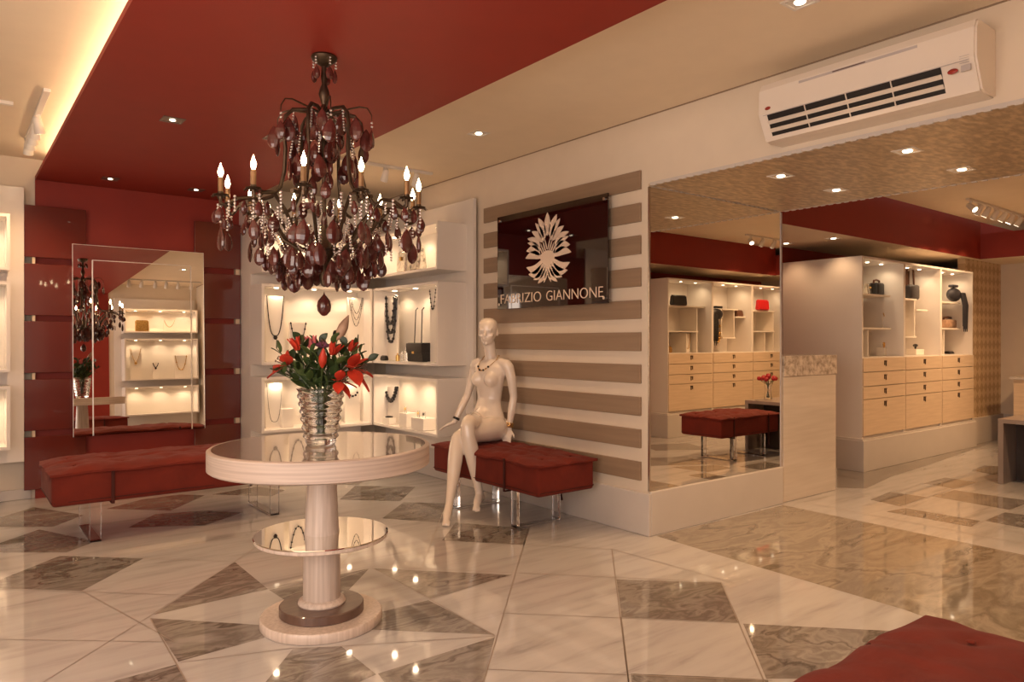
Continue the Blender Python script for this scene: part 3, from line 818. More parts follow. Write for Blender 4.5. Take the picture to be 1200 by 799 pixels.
    for k in range(90):
        a = rnd.uniform(0, 2*PI); rad = rnd.uniform(.08, .34); y = rnd.uniform(238, 300) if rad > .16 else rnd.uniform(260, 318)
        for q in range(4): ball(bm, V(a, rad, Z(y+q*3.4)), .0058, 6, 4)
    for k in range(24):
        a = 2*PI*k/24; 
        for q in range(5): ball(bm, V(a, .425 if k % 2 else .40, Z(248+q*3.6)), .0062, 6, 4)
    o = obj('crystal_bead', bm, 'crystal', r); o['kind'] = 'stuff'
    return r
chandelier()
print('chandelier ok')
# ------------------------------------------------------------------ mannequin
def mannequin():
    ox, oy = 3.135, 4.30
    r = thing('mannequin', 'glossy pearl bald female mannequin sitting cross-legged on the bench by the striped wall', 'mannequin', (ox, oy, .47))
    fv = Vector((-.966, -.259, 0)); lv = Vector((.259, -.966, 0))
    def G(f, l, z): return fv*f+lv*l+Vector((0, 0, z-.47))
    bm = BM()
    def limb(pts, rad, ref=None, n=16):
        tube(bm, [G(*p) for p in pts], rad, n, ref=ref)
        for p, q in ((pts[0], rad[0]), (pts[-1], rad[-1])):
            m_ = min(q) if isinstance(q, tuple) else q
            ball(bm, G(*p), m_, 12, 8)
    # torso (half width, half depth)
    limb([(0, 0, .545), (.0, 0, .60), (-.008, .0, .66), (-.012, 0, .72), (-.022, 0, .775), (-.025, 0, .83), (-.02, 0, .89), (-.025, 0, .95), (-.035, 0, 1.00), (-.042, 0, 1.035), (-.045, 0, 1.06)],
         [(.150, .098), (.150, .100), (.132, .090), (.110, .076), (.098, .070), (.106, .075), (.122, .084), (.134, .089), (.142, .078), (.120, .060), (.07, .045)], ref=lv, n=24)
    # belly and seat
    ball(bm, G(.045, 0, .64), (.075, .085, .085)); ball(bm, G(-.035, .07, .56), .092, 14, 10); ball(bm, G(-.035, -.07, .56), .092, 14, 10)
    for s in (-1, 1):
        ball(bm, G(.030, s*.060, .920), (.058, .054, .060), 20, 14)
        ball(bm, G(.046, s*.064, .913), (.046, .044, .044), 18, 12)
        limb([(-.04, s*.10, 1.038), (-.042, s*.145, 1.025), (-.045, s*.160, 1.005)], [.040, .044, .042])
        limb([(-.03, s*.03, 1.06), (-.025, s*.10, 1.045)], [.010, .008], n=8)      # collar bone
    limb([(-.045, 0, 1.03), (-.038, 0, 1.09), (-.028, 0, 1.14), (-.02, 0, 1.18)], [.056, .044, .043, .046])
    # her left arm: straight down, hand resting on the seat
    limb([(-.045, .160, 1.005), (-.055, .178, .93), (-.075, .185, .79), (-.06, .178, .70), (-.045, .165, .56)], [.040, .037, .029, .030, .0195])
    # her right arm: out to the side
    limb([(-.045, -.160, 1.005), (-.045, -.180, .93), (-.03, -.222, .785), (.01, -.245, .70), (.055, -.272, .590)], [.040, .036, .029, .028, .0185])
    # legs
    limb([(.02, -.085, .575), (.12, -.03, .60), (.24, .05, .625), (.345, .115, .636), (.385, .135, .615)], [.098, .088, .070, .055, .050], n=20)
    limb([(.385, .135, .62), (.39, .145, .55), (.375, .155, .47), (.36, .165, .38), (.345, .18, .26), (.335, .198, .16)], [.048, .050, .053, .048, .034, .027])
    limb([(.02, .085, .565), (.13, .085, .56), (.25, .075, .55), (.36, .065, .545), (.40, .065, .53)], [.096, .086, .068, .054, .049], n=20)
    limb([(.40, .065, .53), (.425, .07, .47), (.45, .08, .39), (.485, .095, .29), (.53, .115, .19), (.565, .13, .12)], [.049, .052, .052, .044, .033, .027])
    # feet
    def foot(a, h, m, t_):
        limb([a, h], [.027, .024]); limb([a, m, t_], [.028, .030, .017]); limb([h, m], [.022, .026])
        d = (Vector(t_)-Vector(m)); 
        for k in range(5):
            q = Vector(t_)+Vector((-.004*k+.004, (k-2)*.010, 0)); limb([tuple(q-d*.25), tuple(q+d*.16)], [.0085, .0075], n=8)
    foot((.335, .198, .15), (.312, .20, .125), (.375, .215, .105), (.415, .235, .068))
    foot((.565, .13, .115), (.545, .118, .085), (.620, .160, .060), (.672, .195, .016+.47-.47))
    # hands
    def hand(wr, d, side, nor, curl):
        wr = Vector(wr); d = Vector(d).normalized(); side = Vector(side).normalized(); nor = Vector(nor).normalized()
        pc = wr+d*.045
        limb([tuple(wr-d*.01), tuple(wr+d*.03), tuple(wr+d*.075)], [(.020, .015), (.030, .014), (.034, .012)], ref=fv*side.x+lv*side.y+Vector((0, 0, side.z)), n=12)
        for k, ln in enumerate((.058, .068, .064, .050)):
            b0 = wr+d*.072+side*((k-1.5)*.017)
            dd = (d+side*((k-1.5)*.10)).normalized()
            p1 = b0+dd*ln*.42-nor*curl*ln*.12; p2 = p1+dd*ln*.32-nor*curl*ln*.28; p3 = p2+dd*ln*.26-nor*curl*ln*.34
            limb([tuple(b0-dd*.012), tuple(p1), tuple(p2), tuple(p3)], [.0088, .0080, .0072, .0060], n=8)
        b0 = wr+d*.022-side*.022; p1 = b0+(d*.7-side*.75)*.030; p2 = p1+(d*.9-side*.35)*.026
        limb([tuple(b0), tuple(p1), tuple(p2)], [.011, .0092, .0070], n=8)
    hand((-.045, .165, .560), (.42, .10, -.90), (.2, -1, 0), (.9, .1, .45), 0.15)
    hand((-.028+.015, .172, .488), (.95, .15, -.12), (.12, -1, 0), (0, 0, 1), .25) if False else None
    hand((.055, -.272, .590), (.35, -.80, -.38), (.85, .45, .05), (-.05, -.3, .95), .35)
    # head
    hy = .42                                  # extra turn towards the doorway
    hf = fv*math.cos(hy)+lv*math.sin(hy); hl = lv*math.cos(hy)-fv*math.sin(hy)
    hc = G(-.005, .0, 1.17)
    def Hd(f, l, z): return hc+hf*f+hl*l+Vector((0, 0, z))
    secs = [(0.000, .040, -.02, .022), (.010, .060, -.035, .034), (.030, .068, -.05, .046), (.055, .071, -.066, .056), (.085, .073, -.085, .063), (.110, .076, -.096, .069),
            (.135, .078, -.100, .072), (.160, .073, -.096, .070), (.182, .058, -.080, .058), (.196, .034, -.055, .038), (.202, .005, -.025, .012)]
    rings_ = []; n = 24
    for z, fr, bk, hw in secs:
        rg = []
        for k in range(n):
            an = 2*PI*k/n; c_, s_ = math.cos(an), math.sin(an)
            mid = (fr+bk)/2; hd = (fr-bk)/2
            rg.append(bm.verts.new(Hd(mid+hd*(abs(c_)**.9)*(1 if c_ > 0 else -1), hw*(abs(s_)**.95)*(1 if s_ > 0 else -1), z)))
        rings_.append(rg)
    for A_, B_ in zip(rings_, rings_[1:]):
        for k in range(n): bm.faces.new((A_[k], A_[(k+1) % n], B_[(k+1) % n], B_[k]))
    bm.faces.new(rings_[0]); bm.faces.new(rings_[-1])
    R3 = Matrix((hf, hl, Vector((0, 0, 1)))).transposed()
    def hb(f, l, z, rr): ball(bm, Hd(f, l, z), rr, 12, 8, rot=R3)
    tube(bm, [Hd(.072, 0, .112), Hd(.083, 0, .088), Hd(.092, 0, .070)], [.006, .008, .010], 10)
    hb(.088, 0, .067, (.010, .014, .008)); hb(.072, 0, .043, (.008, .021, .005)); hb(.070, 0, .035, (.009, .018, .006)); hb(.060, 0, .012, (.014, .02, .013))
    for s in (-1, 1):
        hb(.070, s*.030, .113, (.010, .022, .006)); hb(.064, s*.031, .098, (.010, .013, .007)); hb(.052, s*.040, .070, (.018, .018, .015))
        hb(-.012, s*.071, .088, (.014, .007, .026))
    o = obj('body', bm, 'pearl', r, smooth=True)
    rm = o.modifiers.new('remesh', 'REMESH'); rm.mode = 'VOXEL'; rm.voxel_size = .0048; rm.use_smooth_shade = True
    sm = o.modifiers.new('smooth', 'SMOOTH'); sm.iterations = 18; sm.factor = .5
    # jewellery, each lifted off on its own
    W0 = Vector((ox, oy, .47))
    nk = thing('necklace', 'gold and black bead necklace hanging on the mannequin\'s neck', 'necklace', W0)
    pts = []
    for i in range(25):
        a = -PI*.98+2*PI*.98*i/24; c_ = math.cos(a)
        pts.append(G(-.030+.082*c_+(.016 if c_ > 0 else 0), .068*math.sin(a), 1.055+(-.070*(max(0, c_)**1.5) if c_ > 0 else .035)))
    obj('chain', tube(BM(), pts, .0022, 6), 'gold', nk)
    for i in range(9, 16):
        p = pts[i]+fv*.006; ob = obj('bead', ball(BM(), p, .0085 if i % 2 else .0065, 8, 6), 'jet' if i % 2 else 'gold', nk, smooth=True)
    def bracelet(label, c, d, R, m, rows_):
        t_ = thing('bracelet', label, 'bracelet', W0)
        a_, b_ = frame_of(d)
        for q in range(rows_):
            ring = [c+d.normalized()*(q-rows_/2)*.009+(a_*math.cos(2*PI*k/18)+b_*math.sin(2*PI*k/18))*R for k in range(18)]
            obj('bangle', tube(BM(), ring, .0042, 6, closed=True), m, t_, smooth=True)
    bracelet('dark beaded bracelet on the mannequin\'s wrist by the display unit', G(.046, -.268, .612), G(.055, -.272, .59)-G(.01, -.245, .70), .024, 'jet', 2)
    bracelet('wide gold bracelet on the mannequin\'s wrist resting on the bench', G(-.046, .168, .585), G(-.045, .165, .56)-G(-.06, .178, .70), .026, 'gold', 4)
mannequin()
# ------------------------------------------------------------------ sign
def sign():
    y0, y1 = 3.268, 4.448; z0, z1 = 1.444, 2.152; X = XR-.062
    r = thing('shop_sign', 'glossy black square wall sign reading FABRIZIO GIANNONE under a feather emblem', 'sign', (X, (y0+y1)/2, z0))
    Wd, Hh = y1-y0, z1-z0
    obj('panel', box(BM(), 0, .012, -Wd/2, Wd/2, 0, Hh, .001), 'sign', r)
    for a, b in ((-1, .035), (1, .035), (-1, Hh-.035), (1, Hh-.035)):
        bm = BM(); tube(bm, [(-.008, a*(Wd/2-.03), b), (.044, a*(Wd/2-.03), b)], .011, 12); obj('standoff', bm, 'chrome', r, smooth=True)
    # emblem: leaves given as (tip, root, width) in the panel plane; s = viewer's right, t = up
    def feather(bm, tip, root, wd, bend=0.0):
        T_, R_ = Vector(tip), Vector(root); d = T_-R_; nrm = Vector((-d.y, d.x)).normalized(); n = 9; Lf = []; Rt = []
        for i in range(n+1):
            s = i/n; c = R_+d*s+nrm*bend*math.sin(PI*s)*d.length
            hw = wd*(math.sin(PI*(s**.85))**.75)*.5+.0012*(1-s) if 0 < s < 1 else .0006
            Lf.append(c+nrm*hw); Rt.append(c-nrm*hw)
        poly = Lf+Rt[::-1]
        prism(bm, [(-p.x, p.y) for p in poly], 0, -.003, -.0002)
    kx, k = .00148, .00097     # metres per drawing unit, the drawing taken from the photograph: centre (258, 420)
    U = lambda x, y: ((x-258)*kx, (y-420)*-k)
    half = [((258, 80), (256, 250), 44, 0), ((192, 108), (240, 265), 40, -.05), ((168, 140), (232, 285), 30, -.06), ((142, 198), (220, 290), 32, -.08), ((108, 246), (206, 320), 30, -.1),
            ((110, 278), (206, 350), 26, -.08), ((100, 338), (205, 378), 42, -.16), ((92, 392), (215, 400), 40, -.12), ((100, 462), (222, 425), 44, .22), ((116, 516), (232, 446), 44, .2),
            ((154, 560), (244, 462), 34, .12), ((188, 590), (252, 475), 30, .1), ((232, 588), (256, 500), 14, .02)]
    bm = BM(); 
    for tp, rt, wd, be in half:
        for s in ((1,) if tp[0] == 258 else (1, -1)):
            tx, rx = (tp[0], rt[0]) if s == 1 else (516-tp[0], 516-rt[0])
            a = U(tx, tp[1]); b = U(rx, rt[1])
            feather(bm, a, b, wd*.00150, be*s)
    # inner V bars and heart
    for s in (1, -1):
        for q, (x0_, y0_) in enumerate(((236, 262), (222, 280), (208, 298), (200, 320))):
            x1_ = 256-q*9; y1_ = 350+q*14
            A_ = U(x0_ if s == 1 else 516-x0_, y0_); B_ = U(x1_ if s == 1 else 516-x1_, y1_)
            feather(bm, A_, B_, 9*k, 0)
    hp = [U(x, y) for x, y in [(258, 355), (285, 362), (305, 382), (312, 405), (300, 435), (280, 462), (258, 500), (236, 462), (216, 435), (204, 405), (211, 382), (231, 362)]]
    prism(bm, [(-p[0], p[1]) for p in hp], 0, -.0034, -.0002)
    for v_ in bm.verts: v_.co.z += .334
    obj('emblem', bm, 'sign_white', r)
    for word, cy, ww in (('FABRIZIO', -.308, .475), ('GIANNONE', .268, .56)):
        cu = bpy.data.curves.new('lettering', 'FONT'); cu.body = word; cu.align_x = 'CENTER'; cu.size = .104; cu.extrude = .0015; cu.offset = -.0014
        to = bpy.data.objects.new('tmp', cu); COL.objects.link(to)
        bpy.context.view_layer.update()
        me = bpy.data.meshes.new_from_object(to.evaluated_get(bpy.context.evaluated_depsgraph_get()))
        bpy.data.objects.remove(to)
        xs = [v_.co.x for v_ in me.vertices]; sx = ww/(max(xs)-min(xs)); mx = (max(xs)+min(xs))/2
        for v_ in me.vertices:
            x, y, z = v_.co; v_.co = Vector((-.0015-z, -(x-mx)*sx-cy, y))
        me.flip_normals(); me.materials.append(M['sign_white'])
        lo = bpy.data.objects.new('lettering', me); COL.objects.link(lo); lo.parent = r; lo.location = (0, 0, .040)
sign()
# ------------------------------------------------------------------ air conditioner
def aircon():
    ya, yb = 1.112, 2.085; X = XR
    r = thing('air_conditioner', 'white split air conditioner mounted high on the wall above the passage', 'air conditioner', (X, (ya+yb)/2, 2.20))
    L = yb-ya
    prof = [(0, 0), (-.10, 0.0), (-.142, .004), (-.207, .128), (-.203, .245), (-.185, .278), (-.16, .286), (0, .286)]
    bm = prism(BM(), prof, 1, -L/2, L/2)
    bmesh.ops.bevel(bm, geom=[e for e in bm.edges if abs(abs(e.verts[0].co.y)-L/2) < 1e-4 and abs(abs(e.verts[1].co.y)-L/2) < 1e-4 and e.verts[0].co.y*e.verts[1].co.y > 0 and not (e.verts[0].co.x == 0 and e.verts[1].co.x == 0)], offset=.008, segments=2, affect='EDGES')
    obj('casing', bm, 'ac', r)
    # vent
    def slab(p0, p1, t_, y_a, y_b, bm_):
        a = Vector(p0); b = Vector(p1); d = (b-a).normalized(); n_ = Vector((d.y, -d.x))*t_
        prism(bm_, [tuple(a), tuple(b), tuple(b+n_), tuple(a+n_)], 1, y_a, y_b)
    ye = -L/2+.13
    vz = [(-.1995, .098), (-.155, .022)]
    bm = BM(); slab((-.2025, .119), (-.152, .024), .002, ye, L/2-.05, bm); obj('vent', bm, 'ac_dark', r)
    for f in (.36, .74):
        p = Vector((-.2045, .119)).lerp(Vector((-.154, .024)), f); bm = BM()
        slab((p.x-.012, p.y+.006), (p.x+.004, p.y-.006), .005, ye, L/2-.05, bm); obj('louvre', bm, 'ac', r)
    for q in range(3):
        y = ye+(L/2-.05-ye)*(q+1)/4; bm = BM(); slab((-.2035, .119), (-.153, .024), .006, y-.002, y+.002, bm); obj('vent_rib', bm, 'ac', r)
    bm = BM(); box(bm, -.2062, -.2030, -L/2+.22, L/2-.22, .228, .239); obj('trim_strip', bm, 'ac_line', r)
    bm = BM(); box(bm, -.2068, -.2055, -.05, .10, .231, .236); obj('model_strip', bm, 'walnut', r)
    bm = BM(); box(bm, -.2068, -.2035, -L/2+.03, L/2-.03, .118, .121); obj('panel_gap', bm, 'ac_line', r)
    for (y, z) in ((L/2-.055, .150), (-L/2+.085, .088)):
        bm = BM(); ball(bm, (-.2040, y, z), (.004, .020, .011), 14, 8); obj('badge', bm, 'badge', r, smooth=True)
    bm = BM(); box(bm, -.2045, -.197, -L/2+.02, -L/2+.055, .078, .102); obj('display', bm, 'ac_line', r)
    for q in range(4):
        obj('indicator', box(BM(), -.2072, -.2040, -L/2+.025+.0, -L/2+.06, .128+q*.009-.018, .130+q*.009-.018), 'ac_line', r)
aircon()
# ------------------------------------------------------------------ recessed ceiling lights
def downlight(label, x, y, z, power, spot=2.0, s=.045, warm=WARM, group='recessed ceiling lights', aim=(0, 0), col='track_white'):
    r = thing('recessed_light', label, 'ceiling light', (x, y, z), 0, group)
    bm = BM()
    box(bm, -s-.012, s+.012, -s-.012, -s, -.004, .0); box(bm, -s-.012, s+.012, s, s+.012, -.004, .0)
    box(bm, -s-.012, -s, -s, s, -.004, .0); box(bm, s, s+.012, -s, s, -.004, .0)
    obj('frame', bm, col, r)
    bm = BM(); box(bm, -s, s, -s, s, -.0015, 0); obj('reflector', bm, col if col == 'walnut' else 'chrome', r)
    q = .30 if col == 'walnut' else .45
    bm = BM(); lathe(bm, [(0, -.006), (q*s, -.006), (q*1.2*s, -.0018), (0, -.0018)], 16); obj('lamp_face', bm, 'led', r)
    light('SPOT', 'ceiling_lamp', (0, 0, -.02), power*KW, warm, (aim[0], aim[1], 0), size=.03, spot=spot, blend=.8, parent=r)
    return r
downlight('small square light in the cream ceiling in front of the striped wall', 2.80, 3.94, ZC, 60, 1.9, aim=(0, .25))
downlight('dark square light in the red ceiling left of the chandelier', .984, 4.32, ZR, 45, 1.9, col='walnut')
downlight('dark square light in the red ceiling above the left red panel column', .97, 6.28-.1, ZR, 5, 2.2, col='walnut')
downlight('dark square light in the red ceiling above the right red panel column', 1.59, 6.30-.1, ZR, 5, 2.2, col='walnut')
downlight('square light in the red ceiling near the doorway, above the camera side', 1.28, 1.10, ZR, 50, 2.0, col='walnut')
downlight('square light in the gold passage ceiling nearest the air conditioner', 3.80, 1.63, ZS, 40, 2.0)
downlight('square light in the gold passage ceiling at the far right', 4.45, 1.62, ZS, 40, 2.0)
downlight('square light in the gold passage ceiling beside the passage mirror top', 3.80, 2.33, ZS, 34, 2.0)
downlight('square light in the gold passage ceiling above the white counter', 4.43, 2.33, ZS, 34, 2.0)
downlight('square light in the lowered ceiling just left of the tall cabinets', 6.45, 3.42, ZL, 10, 2.0)
downlight('square light in the lowered ceiling above the white counter\'s far end', 6.42, 3.88, ZL, 9, 2.0)
downlight('cream ceiling light near the shop entrance wall, right of the red strip', 2.75, 1.6, ZC, 50, 2.2)
downlight('cream ceiling light near the far left display unit', -.4, 3.0, ZC, 55, 2.2)
ORANGE = (1.0, .60, .30)  # tint of the two lamps added as ambient fill for the second room
downlight('added square fill light in the middle of the second room ceiling, out of the direct view', 6.2, 1.5, Z2, 165, 2.6, warm=ORANGE)
downlight('added square fill light deep in the second room ceiling near its end wall', 8.4, 1.5, Z2, 165, 2.6, warm=ORANGE)
# ------------------------------------------------------------------ track lights
def track(label, x, y, z, rotz, L, lamps, power, lit=None, aimz=0.7, group='white track lights'):
    r = thing('track_light', label, 'track light', (x, y, z), rotz, group)
    obj('rail', box(BM(), 0, L, -.017, .017, -.020, 0, .002), 'track_white', r)
    for i, (lx, tl, hd) in enumerate(lamps):
        h = Vector((math.cos(hd)*math.sin(tl), math.sin(hd)*math.sin(tl), -math.cos(tl)))
        p0 = Vector((lx, 0, -.02)); p1 = Vector((lx, 0, -.075))
        bm = BM(); box(bm, lx-.012, lx+.012, -.012, .012, -.035, -.020); tube(bm, [p0-Vector((0,0,.01)), p1], .006, 8)
        hdp = obj('adapter', bm, 'track_white', r)
        a0 = p1-h*.045; a1 = p1+h*.055
        bm = BM(); tube(bm, [a0, a0+h*.015, a1-h*.01, a1], [.014, .024, .030, .031], 14, cap=True)
        sh = obj('lamp_head', bm, 'track_white', r, smooth=True)
        bm = BM(); tube(bm, [a1-h*.004, a1+h*.0015], .026, 14); obj('lamp_face', bm, 'led' , sh)
        q = h.to_track_quat('-Z', 'Y').to_euler()
        light('SPOT', 'track_lamp', a1+h*.01, power*KW, WARM, q, size=.02, spot=1.2, blend=.7, parent=r)
    return r
track('white ceiling track with several spotlights at the far left, running towards the back wall', .43, 5.95, ZC, -PI/2, 1.25, [(.10, .6, PI), (.26, .6, PI), (.42, .6, PI), (.58, .6, PI), (.74, .5, 2.6)], 16)
track('short white ceiling track with one hanging spotlight at the left picture edge', -.75, 5.10, ZC, 0, 1.05, [(.80, .35, .4), (.2, .5, -1.2)], 16)
track('white ceiling track with spotlights behind the chandelier, aimed at the corner display units', 2.30, 5.10, ZC, 0, .85, [(.15, .55, 1.6), (.42, .55, 1.5), (.70, .55, 1.4)], 22)
downlight('dark square light in the red ceiling half hidden behind the chandelier top', 1.56, 4.33, ZR, 30, 1.9, col='walnut')
track('white track with spotlights on the second room ceiling in front of the tall cabinets', 7.55, 2.70, Z2, 0, 1.5, [(.08, .9, -1.9), (.28, .6, 1.3), (.48, .55, 1.6), (.70, .6, 1.3), (.92, .6, 1.6), (1.14, .55, 1.8), (1.38, .6, 1.6)], 34)
track('white spotlight track of the second room reflected in the passage mirror', 7.9, .62, Z2, 0, 1.7, [(.10, .8, 2.2), (.36, .55, -1.5), (.62, .6, -1.7), (.84, .8, 2.0), (1.08, .55, -1.5), (1.45, .6, -1.5)], 34)
track('white spotlight track over the display unit beside the camera, seen in the leaning mirror', 2.15, .42, ZC, 0, 1.15, [(.08, .6, -1.5), (.26, .6, -1.5), (.46, .6, -1.5), (.62, .6, -1.5), (.80, .6, -1.5), (1.0, .6, -1.5)], 10)
# ------------------------------------------------------------------ tall cabinets of the second room
def cabinet(label, x, y, rotz, W, kind, ends=(0, 0), group='tall display cabinets with drawers'):
    """local: x along the front, y=0 front, depth towards +y"""
    r = thing('display_cabinet', label, 'cabinet', (x, y, 0), rotz, group)
    D = .80; T = .02; zb, zt, zm = .30, 1.986, 1.051; dp = .40
    bm = BM()
    box(bm, 0, T, 0, D, zb, zt); box(bm, W-T, W, 0, D, zb, zt); box(bm, T, W-T, 0, D, zt-T, zt)
    box(bm, T, W-T, .012, D, zm-T, zm); box(bm, T, W-T, dp, dp+.02, zm, zt-T); box(bm, T, W-T, .012, D, zb, zb+T)
    box(bm, T, W-T, .03, .04, zb+T, zm-T)
    obj('carcass', bm, 'white', r)
    iw = W-2*T; P = lambda f: T+iw*f
    Hs, Vs = {'A': ([(1.654, 0, .93), (1.33, .17, .95)], [(.17, zm, 1.645), (.42, zm, 1.32)]),
              'B': ([(1.64, .2, .60), (1.54, 0, .27), (1.535, .60, .92), (1.25, .27, .60)], [(.27, 1.25, 1.64), (.60, 1.25, 1.64)]),
              'C': ([(1.64, .2, .93), (1.345, .2, .93)], [(.2, zm, 1.64), (.45, zm, 1.34)])}[kind]
    for z, a, b in Hs: obj('shelf', box(BM(), P(a), P(b), .10, dp, z-.016, z), 'white_in', r)
    for f, a, b in Vs: obj('divider', box(BM(), P(f)-.008, P(f)+.008, .12, dp, a, b-.016), 'white_in', r)
    rows_ = [(.914, 1.040), (.782, .908), (.662, .776), (.325, .656)]
    for a, b in rows_:
        d = obj('drawer', box(BM(), .006, W-.006, -.012, .008, a, b, .0015), 'champ', r)
        c = W*.5
        bm = BM()
        for u0, u1, v0, v1 in ((-.024, .024, .0, .010), (-.024, -.014, -.034, .0), (.006, .016, -.042, .0)):
            box(bm, c+u0, c+u1, -.018, -.010, b-.036+v0, b-.036+v1)
        obj('handle', bm, 'bronze', d)
    for i in range(3):
        obj('spotlight', lathe(BM(), [(0, -.004), (.014, -.004), (.018, 0), (0, 0)], 10, (W*(i+.5)/3, .16, zt-T)), 'led', r)
        light('SPOT', 'cabinet_lamp', (W*(i+.5)/3, .13, zt-T-.012), 2.6*KW, (1, .74, .46), (.15, 0, 0), size=.02, spot=2.6, blend=.8, parent=r)
    return r
CX0 = 6.624
FAR = [cabinet('tall cabinet nearest the white counter, striped strap bags on its upper shelf', CX0, Y2, 0, .862, 'A'),
       cabinet('middle tall cabinet with tall narrow niche and brown strapped bags', CX0+.864, Y2, 0, .862, 'B'),
       cabinet('right-hand tall cabinet with slate fringed bag, beside the patterned wallpaper', CX0+1.728, Y2, 0, .862, 'C')]
NEAR = [cabinet('reflected tall cabinet in the passage mirror, black clutch on its top shelf', 7.02+.9, Y3, PI, .898, 'A'),
        cabinet('reflected tall cabinet in the passage mirror, black fringed scarf in the middle', 7.92+.9, Y3, PI, .898, 'B'),
        cabinet('reflected tall cabinet in the passage mirror, red clutch on its top shelf', 8.82+.9, Y3, PI, .898, 'C')]
def plinth(name, x0, x1, y0, y1):
    bm = box(BM(), x0, x1, y0, y1, 0, .285, .004); box(bm, x0+.005, x1, y0+.012, y1-.012, .285, .30); struct(name, bm, 'base')
plinth('baseboard_far', CX0-.04, 9.23, Y2-.035, 4.04)
plinth('baseboard_near', 6.98, 9.76, -.72, Y3+.035)
# ------------------------------------------------------------------ white counter
r = thing('counter', 'white glossy counter end with a mosaic band on top, right of the passage mirror', 'counter', (4.88, YJ-.01, 0))
obj('body', box(BM(), 0, .76, 0, .45, .002, .935, .002), 'ivory_gloss', r)
M['mosaic'] = marble('shell mosaic', [(.26, .21, .17), (.44, .37, .31), (.58, .50, .43), (.70, .62, .54)], [.3, .45, .55, .7], 26, .25, .22)
obj('mosaic_band', box(BM(), -.002, .765, -.006, .46, .9355, 1.088, .002), 'mosaic', r)
# table and console in the second room
r = thing('table', 'grey veneer table with slab legs at the right edge, in the second room', 'table', (6.96, 1.24, 0))
obj('tabletop', box(BM(), 0, 1.4, 0, 1.02, .51, .546, .002), 'grey_wood', r)
obj('leg', box(BM(), 0, 1.4, .98, 1.02, .001, .51, .002), 'grey_wood', r)
obj('leg', box(BM(), 0, 1.4, 0, .04, .001, .51, .002), 'grey_wood', r)
obj('inner_panel', box(BM(), .30, .33, .04, .98, .001, .51), 'dark_int', r)
r = thing('console', 'pale low console against the end wall of the second room', 'console', (9.6, 1.3, 0))
obj('top', box(BM(), 0, .66, 0, 1.7, .76, .79, .002), 'base', r)
obj('body', box(BM(), .03, .66, .03, 1.67, .001, .76), 'champ', r)
# roses in a glass on that table
rx, ry = 7.22, 1.36
v = obj('glass_vase', lathe(BM(), [(0, 0), (.040, 0), (.042, .004), (.036, .10), (.046, .20), (.043, .20), (.033, .10), (.038, .012), (0, .012)], 24), 'glass', smooth=True, loc=(rx, ry, .547))
tag(v, 'slim clear glass vase on the second room table, seen in the passage mirror', 'vase')
for k in range(11):
    a = k*2.4; rr = .022*math.sqrt(k)+.004
    t_ = thing('rose', 'crimson rose in the slim glass vase, reflected in the passage mirror', 'flower', (rx, ry, .57), 0, 'crimson roses in the slim vase')
    tip = Vector((math.cos(a)*rr*1.5, math.sin(a)*rr*1.5, .235-rr*.6))
    obj('stem', tube(BM(), [(math.cos(a)*-.015, math.sin(a)*-.015, 0), (math.cos(a)*.01, math.sin(a)*.01, .14), tip], .003, 5), 'stemg', t_)
    bm = BM(); ball(bm, tip+Vector((0, 0, .012)), (.026, .026, .024), 8, 6)
    for j in range(5):
        b_ = j*2*PI/5; leaf(bm, tip, (math.cos(b_)*.6, math.sin(b_)*.6, .8), .042, .016, .1, n=4)
    obj('bloom', bm, 'rose', t_, smooth=True)
# ------------------------------------------------------------------ goods on display
def onY(px, py, Y):
    u = (px-600)/845.0; d = Y/(CY-u*SY); return Vector((d*(SY+u*CY), Y, H-(py-399.2)*d/845.0))
def onX(px, py, X):
    u = (px-600)/845.0; d = X/(SY+u*CY); return Vector((X, d*(CY-u*SY), H-(py-399.2)*d/845.0))
def necklace(label, tl, tr, zb, m, p=2.6, r_=.003, strands=1, pendant=None, beads=0, stand=None, out=Vector((0, -1, 0)), gap=.05):
    """hangs over the top of its stand: flat across the top, a U in front"""
    tl, tr = Vector(tl), Vector(tr); z0 = (tl.z+tr.z)/2; c = (tl+tr)/2; c.z = z0
    t_ = thing('necklace', label, 'necklace', c)
    for s_ in range(strands):
        drop_ = (z0-zb)*(1-gap*s_*2.2); w_ = 1-.12*s_; pts = []
        for i in range(29):
            q = -1+2*i/28; x = math.copysign(abs(math.sin(q*PI/2)), q)
            pts.append((tr-tl)*(.5*w_*math.sin(q*PI/2))+Vector((0, 0, -drop_*(1-abs(math.sin(q*PI/2))**p)))+out*(.012+.004*s_))
        pts[0].z = pts[-1].z = 0
        obj('strand', tube(BM(), [pts[-1]-out*.004, pts[-1]]+pts[::-1]+[pts[0]-out*.004], r_, 6), m, t_)
        if beads:
            for i in range(2, 27, max(1, int(28/beads))):
                obj('bead', ball(BM(), pts[i], r_*2.4, 6, 5), m, t_, smooth=True)
    if pendant:
        q = Vector((0, 0, zb-z0-.015))+out*.014
        bm = BM(); ball(bm, q, (pendant, pendant*.4 if abs(out.y) else pendant, pendant*1.1), 10, 7); obj('pendant', bm, m, t_, smooth=True)
    if stand is not None:
        w = (tr-tl).length*1.12; st = thing('display_stand', stand[0], 'display stand', (c.x, c.y, stand[1]), 0 if abs(out.y) else PI/2, 'white necklace stands')
        obj('board', box(BM(), -w/2, w/2, -.004, .004, .004, z0-stand[1]-.002, .001), 'white_in', st)
        obj('foot', box(BM(), -w/2, w/2, -.03, .03, 0.0005, .004), 'white_in', st)
ZM = 1.023; ZLW = .458; ZT_ = 1.794       # inner floors of the three box rows
YN_ = 6.12
